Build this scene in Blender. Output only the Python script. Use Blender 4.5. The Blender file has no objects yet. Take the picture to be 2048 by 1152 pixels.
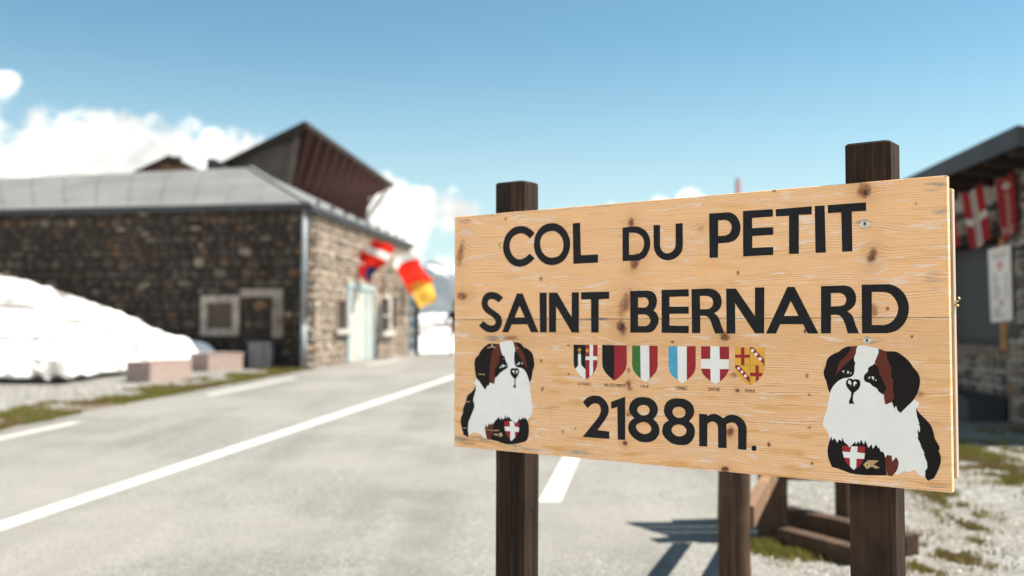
import bpy, bmesh, math, random
from mathutils import Vector, Matrix, noise
from mathutils.geometry import tessellate_polygon
R = math.radians
S = bpy.context.scene
COL = S.collection

# ------------------------------------------------------------------ camera
FPX = 1991.1
PITCH = R(2.19)
CAMZ = 1.30
cd = bpy.data.cameras.new('camera'); cam = bpy.data.objects.new('camera', cd); COL.objects.link(cam)
S.camera = cam
cam.location = (0, 0, CAMZ); cam.rotation_euler = (R(90) + PITCH, 0, 0)
cd.sensor_width = 36; cd.lens = 35.0; cd.clip_start = 0.05; cd.clip_end = 9000
cd.dof.use_dof = True; cd.dof.focus_distance = 2.12; cd.dof.aperture_fstop = 2.3; cd.dof.aperture_blades = 0

# ------------------------------------------------------------------ world, sun, exposure
SUN_AZ, SUN_EL = 82.0, 57.0
W = bpy.data.worlds.new('World'); S.world = W; W.use_nodes = True
S.view_settings.view_transform = 'Standard'; S.view_settings.look = 'None'; S.view_settings.gamma = 1
S.view_settings.use_curve_mapping = False
S.view_settings.exposure = 1.85
S.view_settings.use_white_balance = True; S.view_settings.white_balance_temperature = 7100; S.view_settings.white_balance_tint = 8

def rays(x, y):
    xc = (x - 1024) / FPX; yc = (576 - y) / FPX
    return Vector((xc, math.cos(PITCH) - yc * math.sin(PITCH), math.sin(PITCH) + yc * math.cos(PITCH)))
def at(x, y, Y):
    d = rays(x, y); return Vector((0, 0, CAMZ)) + d * (Y / d.y)

class NT:
    def __init__(s, tree): s.t = tree; s.n = tree.nodes; s.l = tree.links
    def new(s, typ, **k):
        n = s.n.new(typ)
        for a, v in k.items():
            if a.startswith('i_'):
                key = a[2:]; key = int(key) if key.isdigit() else key
                s.put(n.inputs[key], v)
            else: setattr(n, a, v)
        return n
    def put(s, sock, v):
        if isinstance(v, bpy.types.NodeSocket): s.l.new(v, sock)
        else: sock.default_value = v
    def math(s, op, a, b=0.0, c=None, clamp=False):
        n = s.n.new('ShaderNodeMath'); n.operation = op; n.use_clamp = clamp
        s.put(n.inputs[0], a); s.put(n.inputs[1], b)
        if c is not None: s.put(n.inputs[2], c)
        return n.outputs[0]
    def vm(s, op, a, b=None, out=0):
        n = s.n.new('ShaderNodeVectorMath'); n.operation = op
        s.put(n.inputs[0], a)
        if b is not None: s.put(n.inputs[1], b)
        return n.outputs[out]
    def mix(s, f, a, b, bt='MIX'):
        n = s.n.new('ShaderNodeMix'); n.data_type = 'RGBA'; n.blend_type = bt; n.clamp_factor = True
        s.put(n.inputs[0], f); s.put(n.inputs[6], a); s.put(n.inputs[7], b)
        return n.outputs[2]
    def noise(s, vec, scale, detail=3, rough=0.5, dist=0.0):
        n = s.n.new('ShaderNodeTexNoise'); s.put(n.inputs['Vector'], vec)
        n.inputs['Scale'].default_value = scale; n.inputs['Detail'].default_value = detail
        n.inputs['Roughness'].default_value = rough; n.inputs['Distortion'].default_value = dist
        return n.outputs['Fac']
    def ramp(s, f, stops, interp='LINEAR'):
        n = s.n.new('ShaderNodeValToRGB'); n.color_ramp.interpolation = interp
        e = n.color_ramp.elements
        while len(e) < len(stops): e.new(0.5)
        for i, (p, c) in enumerate(stops):
            e[i].position = p; e[i].color = (c[0], c[1], c[2], 1) if len(c) == 3 else c
        s.put(n.inputs[0], f); return n.outputs[0]
    def smooth(s, v, lo, hi):
        n = s.n.new('ShaderNodeMapRange'); n.interpolation_type = 'SMOOTHSTEP'; n.clamp = True
        s.put(n.inputs[0], v); n.inputs[1].default_value = lo; n.inputs[2].default_value = hi
        n.inputs[3].default_value = 0; n.inputs[4].default_value = 1
        return n.outputs[0]

def build_world():
    t = NT(W.node_tree); t.n.clear()
    out = t.new('ShaderNodeOutputWorld'); bg = t.new('ShaderNodeBackground')
    sky = t.new('ShaderNodeTexSky', sky_type='NISHITA', sun_disc=False, sun_elevation=R(SUN_EL), sun_rotation=R(SUN_AZ),
                altitude=2188.0, air_density=1.0, dust_density=0.6, ozone_density=1.0)
    tc = t.new('ShaderNodeTexCoord'); d = t.vm('NORMALIZE', tc.outputs['Generated'])
    # a photographer's teal grade of the sky, even over the whole dome
    col = t.mix(1.0, sky.outputs[0], (0.42, 0.60, 0.56, 1), 'MULTIPLY')
    sepd = t.new('ShaderNodeSeparateXYZ'); t.put(sepd.inputs[0], d)
    # pale air towards the horizon
    hz = t.smooth(sepd.outputs[2], 0.30, -0.02)
    col = t.mix(t.math('MULTIPLY', hz, 0.74), col, (2.55, 2.90, 3.02, 1))
    blobs = [(90, 292, 50), (205, 288, 52), (320, 312, 56), (415, 322, 46), (45, 325, 40), (150, 345, 70), (300, 355, 75), (478, 326, 44),
             (-80, 330, 80), (-220, 300, 80), (4, 170, 20), (560, 400, 50), (650, 440, 55),
             (770, 395, 34), (835, 425, 40), (915, 430, 38), (790, 460, 50), (890, 560, 38), (700, 450, 55),
             (1375, 405, 22), (1320, 415, 18), (1250, 460, 40), (2250, 420, 90)]
    nz = t.noise(d, 26.0, 6, 0.62)
    nz2 = t.noise(d, 60.0, 4, 0.6)
    f = None
    for x, y, r in blobs:
        c = rays(x, y).normalized(); r = r * (1.14 if x < 540 and r > 30 else 1.10)
        ds = t.vm('DISTANCE', d, (c.x, c.y, c.z), out=1)
        m = t.math('DIVIDE', ds, r / FPX)
        m = t.math('SUBTRACT', 1.45, m)
        f = m if f is None else t.math('SMOOTH_MAX', f, m, 0.35)
    # loose low banks of the same cloud all round the horizon behind and beside the camera
    far = t.noise(d, 5.0, 5, 0.6)
    band = t.math('MULTIPLY', t.smooth(sepd.outputs[2], 0.50, 0.12), t.smooth(sepd.outputs[1], 0.35, 0.0))
    g = t.math('MULTIPLY', t.math('SUBTRACT', far, 0.40), 6.0)
    g = t.math('SUBTRACT', t.math('MULTIPLY', t.math('ADD', g, 1.0), band), 1.0)
    f = t.math('MAXIMUM', f, g)
    f = t.math('ADD', f, t.math('MULTIPLY', t.math('SUBTRACT', nz, 0.5), 1.7))
    f = t.math('ADD', f, t.math('MULTIPLY', t.math('SUBTRACT', nz2, 0.5), 1.5))
    msk = t.smooth(f, 0.05, 0.85)
    shade = t.noise(d, 22.0, 4, 0.5)
    ccol = t.ramp(shade, [(0.34, (2.7, 2.85, 3.05)), (0.50, (3.9, 4.0, 4.1)), (0.68, (7.0, 7.0, 7.1))])
    col = t.mix(msk, col, ccol)
    t.put(bg.inputs[0], col); bg.inputs[1].default_value = 0.085
    t.l.new(bg.outputs[0], out.inputs[0])
build_world()

sd = bpy.data.lights.new('sun', 'SUN'); sun = bpy.data.objects.new('sun', sd); COL.objects.link(sun)
sd.energy = 3.35; sd.angle = R(0.53); sd.color = (1.0, 0.985, 0.955)
sv = Vector((math.sin(R(SUN_AZ)) * math.cos(R(SUN_EL)), math.cos(R(SUN_AZ)) * math.cos(R(SUN_EL)), math.sin(R(SUN_EL))))
sun.rotation_euler = (-sv).to_track_quat('-Z', 'Y').to_euler()
sun.location = (20, 10, 30)

# ------------------------------------------------------------------ helpers
def tag(o, label=None, cat=None, group=None, kind=None):
    if label: o['label'] = label
    if cat: o['category'] = cat
    if group: o['group'] = group
    if kind: o['kind'] = kind
    return o
def empty(name, loc=(0, 0, 0), label=None, cat=None, group=None, rz=0):
    o = bpy.data.objects.new(name, None); COL.objects.link(o); o.location = loc; o.rotation_euler = (0, 0, rz)
    o.empty_display_size = 0.2
    return tag(o, label, cat, group)
def link(name, me, m, parent=None, loc=None):
    o = bpy.data.objects.new(name, me); COL.objects.link(o)
    if m is not None and not me.materials: me.materials.append(m)
    if parent is not None: o.parent = parent
    if loc is not None: o.location = loc
    return o
def mesh(name, verts, faces, smooth=False):
    me = bpy.data.meshes.new(name); me.from_pydata([tuple(v) for v in verts], [], faces); me.update()
    if smooth: me.polygons.foreach_set('use_smooth', [True] * len(me.polygons))
    return me
class MB:
    def __init__(s): s.v = []; s.f = []
    def add(s, vs, fs):
        o = len(s.v); s.v += [Vector(v) for v in vs]; s.f += [tuple(i + o for i in f) for f in fs]; return s
    def box(s, x0, x1, y0, y1, z0, z1, M=None):
        vs = [Vector(p) for p in ((x0,y0,z0),(x1,y0,z0),(x1,y1,z0),(x0,y1,z0),(x0,y0,z1),(x1,y0,z1),(x1,y1,z1),(x0,y1,z1))]
        if M: vs = [M @ v for v in vs]
        return s.add(vs, [(0,3,2,1),(4,5,6,7),(0,1,5,4),(1,2,6,5),(2,3,7,6),(3,0,4,7)])
    def bar(s, a, b, w, h, up=(0, 0, 1)):
        a = Vector(a); b = Vector(b); d = (b - a); L = d.length; d.normalize()
        u = Vector(up); sd_ = d.cross(u)
        if sd_.length < 1e-4: sd_ = d.cross(Vector((1, 0, 0)))
        sd_.normalize(); u = sd_.cross(d).normalized()
        vs = [p + sd_ * (i * w / 2) + u * (j * h / 2) for p in (a, b) for i, j in ((-1,-1),(1,-1),(1,1),(-1,1))]
        return s.add(vs, [(0,1,2,3),(7,6,5,4),(0,4,5,1),(1,5,6,2),(2,6,7,3),(3,7,4,0)])
    def tube(s, pts, r, n=10):
        pts = [Vector(p) for p in pts]; rr = r if isinstance(r, (list, tuple)) else [r] * len(pts)
        vs = []; fs = []
        for i, p in enumerate(pts):
            d = (pts[min(i+1, len(pts)-1)] - pts[max(i-1, 0)]).normalized()
            a = d.cross(Vector((0, 0, 1)))
            if abs(d.z) > 0.9: a = d.cross(Vector((1, 0, 0)))
            a.normalize(); b = d.cross(a)
            for k in range(n):
                t = 2 * math.pi * k / n; vs.append(p + (a * math.cos(t) + b * math.sin(t)) * rr[i])
        for i in range(len(pts) - 1):
            for k in range(n): fs.append((i*n+k, i*n+(k+1) % n, (i+1)*n+(k+1) % n, (i+1)*n+k))
        fs.append(tuple(range(n))[::-1]); fs.append(tuple((len(pts)-1)*n+k for k in range(n)))
        return s.add(vs, fs)
    def build(s, name, m, parent=None, bevel=0, seg=2, smooth=False, loc=None):
        me = mesh(name, s.v, s.f)
        bm = bmesh.new(); bm.from_mesh(me); bmesh.ops.recalc_face_normals(bm, faces=bm.faces)
        if bevel: bmesh.ops.bevel(bm, geom=bm.edges[:], offset=bevel, segments=seg, affect='EDGES', profile=0.6, clamp_overlap=True)
        bm.to_mesh(me); bm.free()
        if smooth: me.polygons.foreach_set('use_smooth', [True] * len(me.polygons))
        return link(name, me, m, parent, loc)

# ------------------------------------------------------------------ materials
MATS = {}
def base_mat(name, rough=0.8, spec=0.3):
    m = bpy.data.materials.new(name); m.use_nodes = True; t = NT(m.node_tree)
    p = m.node_tree.nodes['Principled BSDF']; p.inputs['Roughness'].default_value = rough
    p.inputs['Specular IOR Level'].default_value = spec
    MATS[name] = m
    return m, t, p
def bump(t, p, h, strength=0.3, dist=0.01):
    b = t.new('ShaderNodeBump'); b.inputs['Strength'].default_value = strength; b.inputs['Distance'].default_value = dist
    t.put(b.inputs['Height'], h); t.l.new(b.outputs[0], p.inputs['Normal'])
def simple(name, c, rough=0.7, var=0.25, scale=6.0, spec=0.3, bmp=0.0, metal=0.0, stretch=(1, 1, 1), c2=None):
    m, t, p = base_mat(name, rough, spec); p.inputs['Metallic'].default_value = metal
    tc = t.new('ShaderNodeTexCoord'); mp = t.new('ShaderNodeMapping'); mp.inputs['Scale'].default_value = stretch
    t.l.new(tc.outputs['Object'], mp.inputs[0])
    n1 = t.noise(mp.outputs[0], scale, 5, 0.62)
    c = Vector(c); lo = c * (1 - var); hi = c * (1 + var) if c2 is None else Vector(c2)
    t.put(p.inputs['Base Color'], t.ramp(n1, [(0.3, lo), (0.7, hi)]))
    if bmp: bump(t, p, n1, bmp, 0.01)
    return m

def m_stone(name, stops, mort=False):
    m, t, p = base_mat(name, 0.85, 0.25)
    oi = t.new('ShaderNodeObjectInfo'); ge = t.new('ShaderNodeNewGeometry'); tc = t.new('ShaderNodeTexCoord')
    r = t.math('FRACT', t.math('ADD', oi.outputs['Random'], ge.outputs['Random Per Island']))
    c = t.ramp(r, stops, 'CONSTANT')
    n1 = t.noise(ge.outputs['Position'], 14, 5, 0.65); n2 = t.noise(ge.outputs['Position'], 3.0, 3, 0.5)
    c = t.mix(t.math('MULTIPLY', t.smooth(n1, 0.45, 0.75), 0.55), c, (0.045, 0.036, 0.03, 1))
    c = t.mix(t.smooth(n2, 0.55, 0.8), c, t.mix(0.4, c, (0.36, 0.2, 0.1, 1)))
    t.put(p.inputs['Base Color'], c); bump(t, p, n1, 0.5, 0.02)
    return m

def m_wood_dark(name, c1, c2, axis='z', scale=1.0):
    m, t, p = base_mat(name, 0.8, 0.14)
    tc = t.new('ShaderNodeTexCoord'); mp = t.new('ShaderNodeMapping')
    k = 60.0 * scale; s = [k, k, k]; s['xyz'.index(axis)] = 2.2 * scale
    mp.inputs['Scale'].default_value = s; t.l.new(tc.outputs['Object'], mp.inputs[0])
    n1 = t.noise(mp.outputs[0], 1.0, 5, 0.6, 0.4)
    mp2 = t.new('ShaderNodeMapping'); s2 = [v * 5 for v in s]; mp2.inputs['Scale'].default_value = s2; t.l.new(tc.outputs['Object'], mp2.inputs[0])
    n2 = t.noise(mp2.outputs[0], 1.0, 3, 0.6)
    c = t.ramp(n1, [(0.28, c1), (0.5, [ (a+b)*0.45 for a, b in zip(c1, c2)]), (0.72, c2)])
    c = t.mix(t.math('MULTIPLY', t.smooth(n2, 0.5, 0.7), 0.4), c, (c1[0]*0.5, c1[1]*0.5, c1[2]*0.5, 1))
    big = t.noise(tc.outputs['Object'], 5.0, 3, 0.5)
    c = t.mix(t.math('MULTIPLY', t.smooth(big, 0.55, 0.75), 0.5), c, (c2[0]*1.3, c2[1]*1.2, c2[2]*1.1, 1))
    t.put(p.inputs['Base Color'], c)
    bump(t, p, t.math('ADD', n1, t.math('MULTIPLY', n2, 0.5)), 0.5, 0.004)
    return m

# ------------------------------------------------------------------ THE SIGN : geometry of the board plane
Y1 = 2.69
PTL = at(908, 434, Y1); PBL = at(909, 893, Y1)
Hb = PTL.z - PBL.z
hr = at(1897, 350, 1.0).z - at(1903, 986, 1.0).z
Y2 = Hb / hr
PTR = at(1896, 350, Y2); PBR = at(1902, 986, Y2)
zt = (PTL.z + PTR.z) / 2; zb = (PBL.z + PBR.z) / 2
Lp = Vector(((PTL.x + PBL.x) / 2, Y1)); Rp = Vector(((PTR.x + PBR.x) / 2, Y2))
Wb = (Rp - Lp).length
BANG = math.atan2(Rp.y - Lp.y, Rp.x - Lp.x)
BM = Matrix.Translation((Lp.x, Lp.y, zb)) @ Matrix.Rotation(BANG, 4, 'Z') # local: x along, z up, +y behind
BMI = BM.inverted()
Hb = zt - zb
print('BOARD', round(Wb, 3), round(Hb, 3), 'ztl', PTL.z, 'ztr', PTR.z, 'zbl', PBL.z, 'zbr', PBR.z, 'Y2', Y2, 'ang', math.degrees(BANG))
CL = BMI @ Vector((0, 0, CAMZ))
def uv(x, y, dep=0.0):
    """photo pixel -> point (u, v) on the board plane at local depth dep"""
    d = BMI.to_3x3() @ rays(x, y)
    k = (dep - CL.y) / d.y
    q = CL + d * k
    return (q.x, q.z)

# ------------------------------------------------------------------ material: weathered pine
JX = 908.5
JY = [434, 480, 533, 587, 639.5, 693, 748, 808, 853, 893]
JV = [uv(JX, y)[1] for y in JY]; JV[0] = Hb; JV[-1] = 0.0
KNOTS = [ # x, y, rx, ry (px), strength, tilt
 (1011,438,3,4,.6,0),(1728,381,13,15,.95,0),(1744,512,9,16,.9,.3),(1476,545,3,5,.7,0),(1262,446,6,10,.8,0),(1270,524,9,16,.8,.35),
 (1082,558,3,5,.7,0),(921,507,7,26,.6,.25),(924,592,10,8,.8,0),(1250,607,11,26,.65,.45),(1243,655,9,16,.95,-.3),(1450,673,10,9,.9,0),
 (1345,684,4,3,.8,0),(1023,676,14,5,.6,0),(1083,722,3,4,.75,0),(1137,690,3,2,.7,0),(1137,748,3,3,.6,0),(1085,778,3,5,.7,.3),
 (1257,741,4,7,.6,-.2),(1257,768,6,8,.7,0),(1260,777,6,5,.6,0),(1468,750,6,6,.6,0),(1475,781,5,4,.75,0),(1614,751,4,5,.7,0),
 (1619,790,4,3,.7,0),(1824,673,3,4,.8,0),(1775,617,4,4,.8,0),(1748,622,9,13,.6,0),(1839,788,9,8,.45,0),(1250,886,5,5,.95,0),
 (1461,864,8,11,.8,.3),(1538,889,4,5,.8,0),(1151,857,2,2,.8,0),(1257,829,5,5,.6,0),(1624,927,3,3,.85,0),(1619,855,3,2,.7,0),
 (1451,939,8,6,.9,0),(1186,782,2,2,.5,0),(1407,410,2,2,.5,0),(1832,407,3,3,.5,0),(1614,855,2,2,.4,0),(1126,863,3,4,.5,0),(1402,457,8,8,.3,0),(1610,662,3,5,.9,0),(1152,905,6,3,.3,0)]
def m_pine():
    m, t, p = base_mat('pine_panel', 0.62, 0.2)
    tc = t.new('ShaderNodeTexCoord'); oi = t.new('ShaderNodeObjectInfo')
    P = tc.outputs['Object']
    sp = t.new('ShaderNodeSeparateXYZ'); t.put(sp.inputs[0], P); U = sp.outputs[0]; V = sp.outputs[2]
    uvv = t.new('ShaderNodeCombineXYZ'); t.put(uvv.inputs[0], U); t.put(uvv.inputs[1], V)
    UV = uvv.outputs[0]
    disp = None; dark = None; halo = None
    wob = t.math('MULTIPLY', t.math('SUBTRACT', t.noise(UV, 70, 4, 0.65), 0.5), 2.6)
    for x, y, rx, ry, st, tl in KNOTS:
        u0, v0 = uv(x, y); a = abs(uv(x + rx, y)[0] - u0); b = abs(uv(x, y + ry)[1] - v0)
        q = t.vm('SUBTRACT', UV, (u0, v0, 0))
        if tl:
            vr = t.new('ShaderNodeVectorRotate', rotation_type='Z_AXIS'); t.put(vr.inputs[0], q); vr.inputs['Angle'].default_value = tl; q = vr.outputs[0]
        q2 = t.vm('MULTIPLY', q, (1 / a, 1 / b, 0))
        r2 = t.vm('DOT_PRODUCT', q2, q2, out=1)
        r2 = t.math('ADD', r2, wob)
        k = t.math('MAXIMUM', t.math('MULTIPLY', t.math('SUBTRACT', 1.7, r2), st), 0.0)
        dark = k if dark is None else t.math('MAXIMUM', dark, k)
        if rx >= 5:
            q3 = t.vm('MULTIPLY', q, (1 / (a * 2.6), 1 / (b * 1.9 + 0.004), 0)); e = t.vm('DOT_PRODUCT', q3, q3, out=1)
            g = t.math('POWER', 2.718, t.math('MULTIPLY', e, -1.0))
            dv = t.math('MULTIPLY', t.math('SUBTRACT', V, v0), t.math('MULTIPLY', g, -0.75))
            disp = dv if disp is None else t.math('ADD', disp, dv)
            hg = t.math('MULTIPLY', g, st * 0.75)
            halo = hg if halo is None else t.math('MAXIMUM', halo, hg)
    Vd = t.math('ADD', V, disp)
    # slow wander of the growth lines, own offset for every lamella
    cx = t.new('ShaderNodeCombineXYZ'); t.put(cx.inputs[0], t.math('MULTIPLY', U, 2.2)); t.put(cx.inputs[1], t.math('MULTIPLY', Vd, 9.0)); t.put(cx.inputs[2], t.math('MULTIPLY', oi.outputs['Random'], 37.0))
    wander = t.noise(cx.outputs[0], 1.0, 2, 0.45)
    cx1 = t.new('ShaderNodeCombineXYZ'); t.put(cx1.inputs[0], t.math('MULTIPLY', U, 6.0)); t.put(cx1.inputs[1], t.math('MULTIPLY', Vd, 22.0)); t.put(cx1.inputs[2], t.math('MULTIPLY', oi.outputs['Random'], 11.0))
    wander2 = t.noise(cx1.outputs[0], 1.0, 2, 0.5)
    G = t.math('ADD', Vd, t.math('MULTIPLY', wander, 0.055)); G = t.math('ADD', G, t.math('MULTIPLY', wander2, 0.008))
    ring = t.math('FRACT', t.math('MULTIPLY', G, 205.0))
    line = t.smooth(ring, 0.55, 0.93); line = t.math('MULTIPLY', line, t.math('SUBTRACT', 1.0, t.smooth(ring, 0.93, 1.0)))
    cg = t.new('ShaderNodeCombineXYZ'); t.put(cg.inputs[0], t.math('MULTIPLY', U, 5.0)); t.put(cg.inputs[1], t.math('MULTIPLY', G, 90.0)); t.put(cg.inputs[2], 3.3)
    band = t.noise(cg.outputs[0], 1.0, 4, 0.6)
    line = t.math('MULTIPLY', line, t.smooth(band, 0.34, 0.62))
    cf = t.new('ShaderNodeCombineXYZ'); t.put(cf.inputs[0], t.math('MULTIPLY', U, 28.0)); t.put(cf.inputs[1], t.math('MULTIPLY', Vd, 900.0))
    fib = t.noise(cf.outputs[0], 1.0, 3, 0.6)
    base = t.ramp(band, [(0.30, (0.84, 0.475, 0.235)), (0.5, (0.87, 0.525, 0.285)), (0.72, (0.90, 0.58, 0.345))])
    tone = t.ramp(oi.outputs['Random'], [(0, (0.92, 0.90, 0.86)), (0.5, (1, 1, 1)), (1, (1.04, 1.0, 0.97))])
    base = t.mix(1.0, base, tone, 'MULTIPLY')
    c = t.mix(t.math('MULTIPLY', line, 0.78), base, (0.50, 0.21, 0.075, 1))
    c = t.mix(t.math('MULTIPLY', t.smooth(fib, 0.5, 0.8), 0.22), c, (0.42, 0.22, 0.10, 1))
    # orange oil streaks
    co = t.new('ShaderNodeCombineXYZ'); t.put(co.inputs[0], t.math('MULTIPLY', U, 7.0)); t.put(co.inputs[1], t.math('MULTIPLY', G, 55.0)); t.put(co.inputs[2], 9.1)
    org = t.noise(co.outputs[0], 1.0, 4, 0.6)
    lowl = t.smooth(V, 0.40, 0.02)
    c = t.mix(t.math('MULTIPLY', t.smooth(org, 0.52, 0.66), t.math('ADD', 0.28, t.math('MULTIPLY', lowl, 0.4))), c, (0.66, 0.31, 0.085, 1))
    # worn pale scuffs along the grain
    cw = t.new('ShaderNodeCombineXYZ'); t.put(cw.inputs[0], t.math('MULTIPLY', U, 17.0)); t.put(cw.inputs[1], t.math('MULTIPLY', Vd, 105.0)); t.put(cw.inputs[2], 1.7)
    sc = t.noise(cw.outputs[0], 1.0, 4, 0.62)
    patch = t.noise(UV, 5.0, 2, 0.5)
    c = t.mix(t.math('MULTIPLY', t.smooth(t.math('ADD', sc, t.math('MULTIPLY', patch, 0.3)), 0.715, 0.83), 0.72), c, (0.80, 0.66, 0.56, 1))
    # knots
    c = t.mix(halo, c, (0.60, 0.31, 0.14, 1))
    kn = t.noise(UV, 160, 3, 0.6)
    kc = t.ramp(kn, [(0.3, (0.16, 0.06, 0.03)), (0.7, (0.42, 0.19, 0.09))])
    c = t.mix(t.math('MULTIPLY', t.smooth(dark, 0.0, 1.3), 0.95), c, kc)
    c = t.mix(t.math('MULTIPLY', t.smooth(dark, 0.9, 1.7), t.smooth(kn, 0.42, 0.5)), c, (0.05, 0.02, 0.012, 1))
    # grey weathering at screws, corners and the lower left edge
    gw = None
    for x, y, rx, ry, st in [(1729,448,18,9,.8),(1734,680,26,7,.95),(990,677,22,5,.9),(1870,372,24,10,.55),(1880,420,18,9,.45),(940,880,42,9,.6),(1020,893,60,7,.55),
                             (930,441,12,6,.6),(1870,560,22,18,.25),(1290,352,30,5,.0),(1190,638,40,3,.8),(1880,975,25,6,.7),(1160,905,60,6,.3),(1100,420,200,4,.25)]:
        u0, v0 = uv(x, y); a = abs(uv(x + rx, y)[0] - u0); b = abs(uv(x, y + ry)[1] - v0)
        q = t.vm('MULTIPLY', t.vm('SUBTRACT', UV, (u0, v0, 0)), (1 / a, 1 / b, 0)); r2 = t.vm('DOT_PRODUCT', q, q, out=1)
        g = t.math('MULTIPLY', t.math('SUBTRACT', 1.6, r2), st, clamp=True)
        gw = g if gw is None else t.math('MAXIMUM', gw, g)
    gf = t.math('MULTIPLY', gw, t.smooth(t.math('ADD', sc, t.math('MULTIPLY', t.math('SUBTRACT', fib, 0.5), 0.6)), 0.42, 0.60))
    c = t.mix(gf, c, (0.20, 0.185, 0.18, 1))
    edge = t.math('MULTIPLY', t.smooth(V, Hb - 0.010, Hb - 0.001), t.smooth(t.noise(UV, 38, 4, 0.7), 0.60, 0.68))
    c = t.mix(edge, c, (0.06, 0.055, 0.05, 1))
    t.put(p.inputs['Base Color'], c)
    h = t.math('SUBTRACT', t.math('MULTIPLY', fib, 0.4), t.math('MULTIPLY', line, 0.8)); h = t.math('SUBTRACT', h, t.math('MULTIPLY', dark, 0.8))
    bump(t, p, h, 0.35, 0.0012)
    t.put(p.inputs['Roughness'], t.math('ADD', 0.5, t.math('MULTIPLY', sc, 0.25)))
    return m
M_pine = m_pine()
M_ply = simple('plywood_edge', (0.47, 0.35, 0.27), 0.7, 0.25, 1.0, 0.3, 0.1, stretch=(3, 900, 6))
def m_paint(name, c, rough=0.45, wear=0.12):
    m, t, p = base_mat(name, rough, 0.16)
    tc = t.new('ShaderNodeTexCoord'); mp = t.new('ShaderNodeMapping'); mp.inputs['Scale'].default_value = (22, 1, 700); t.l.new(tc.outputs['Object'], mp.inputs[0])
    f = t.noise(mp.outputs[0], 1.0, 3, 0.6); n = t.noise(tc.outputs['Object'], 25, 4, 0.6)
    c = Vector(c)
    k = t.ramp(n, [(0.3, c * (1 - wear)), (0.7, c * (1 + wear * 0.6))])
    k = t.mix(t.math('MULTIPLY', t.smooth(f, 0.58, 0.75), 0.25), k, (c[0]*0.55, c[1]*0.55, c[2]*0.55, 1))
    t.put(p.inputs['Base Color'], k); bump(t, p, f, 0.35, 0.0008)
    return m
P_black = m_paint('black_lettering_paint', (0.0115, 0.0112, 0.013), 0.62, 0.3)
P_dog = m_paint('black_brown_paint', (0.009, 0.0062, 0.0055), 0.62, 0.3)
P_white = m_paint('white_paint', (0.79, 0.775, 0.74), 0.5, 0.04)
P_brown = m_paint('red_brown_paint', (0.125, 0.026, 0.016), 0.6)
P_red = m_paint('crimson_paint', (0.32, 0.018, 0.025), 0.5)
P_green = m_paint('green_paint', (0.04, 0.16, 0.035), 0.5)
P_blue = m_paint('sky_blue_paint', (0.06, 0.35, 0.54), 0.5)
P_gold = m_paint('golden_paint', (0.72, 0.38, 0.055), 0.5)
P_tan = m_paint('bare_wood_chip', (0.50, 0.33, 0.18), 0.7)
P_thin = m_paint('thin_brown_ink', (0.13, 0.065, 0.04), 0.6)
M_post = m_wood_dark('dark_stained_post', (0.010, 0.0058, 0.0042), (0.058, 0.036, 0.025))
M_log = m_wood_dark('brown_round_post', (0.03, 0.018, 0.012), (0.11, 0.064, 0.040))
M_beam = m_wood_dark('weathered_beam', (0.028, 0.017, 0.012), (0.10, 0.062, 0.042), 'x')
M_tan = m_wood_dark('light_tan_timber', (0.13, 0.075, 0.045), (0.26, 0.16, 0.10))
M_brass = simple('brass_screw', (0.65, 0.50, 0.22), 0.35, 0.3, 300, 0.5, metal=0.8)
M_zinc = simple('dull_zinc', (0.55, 0.53, 0.46), 0.45, 0.3, 300, 0.5, metal=0.6)
M_black = simple('black_recess', (0.01, 0.009, 0.008), 0.7, 0.2)

# ------------------------------------------------------------------ THE SIGN
sign = empty('wooden_sign', BM.translation, 'pale pine sign on two dark posts, painted with black letters, shields and two dogs', 'sign', rz=BANG)
main_gap = 4
def plank(i):
    v1, v0 = JV[i], JV[i + 1]
    g1 = 0.0011 if i == main_gap else (0.00022 if i else 0); g0 = 0.0011 if i + 1 == main_gap else (0.00022 if i < 8 else 0)
    b = MB(); b.box(0, Wb, 0, 0.019, v0 + g0 / 2, v1 - g1 / 2)
    ob = b.build('plank', M_pine, sign)
    bm = bmesh.new(); bm.from_mesh(ob.data)
    rim = [e for e in bm.edges if all(abs(v.co.x) < 1e-5 for v in e.verts) or all(abs(v.co.x - Wb) < 1e-5 for v in e.verts) or all(abs(v.co.z - Hb) < 1e-5 for v in e.verts) or all(abs(v.co.z) < 1e-5 for v in e.verts)]
    rim = [e for e in rim if not (abs(e.verts[0].co.z - e.verts[1].co.z) < 1e-6 and 1e-5 < e.verts[0].co.z < Hb - 1e-5)]
    bmesh.ops.bevel(bm, geom=rim, offset=0.0022, segments=3, affect='EDGES', profile=0.5, clamp_overlap=True)
    bm.to_mesh(ob.data); bm.free()
    return ob
for i in range(9): plank(i)
b = MB(); b.box(0.004, Wb + 0.0045, 0.0205, 0.039, 0.026, Hb - 0.024)
b.build('backing_board', M_ply, sign, bevel=0.001, seg=1)
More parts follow.
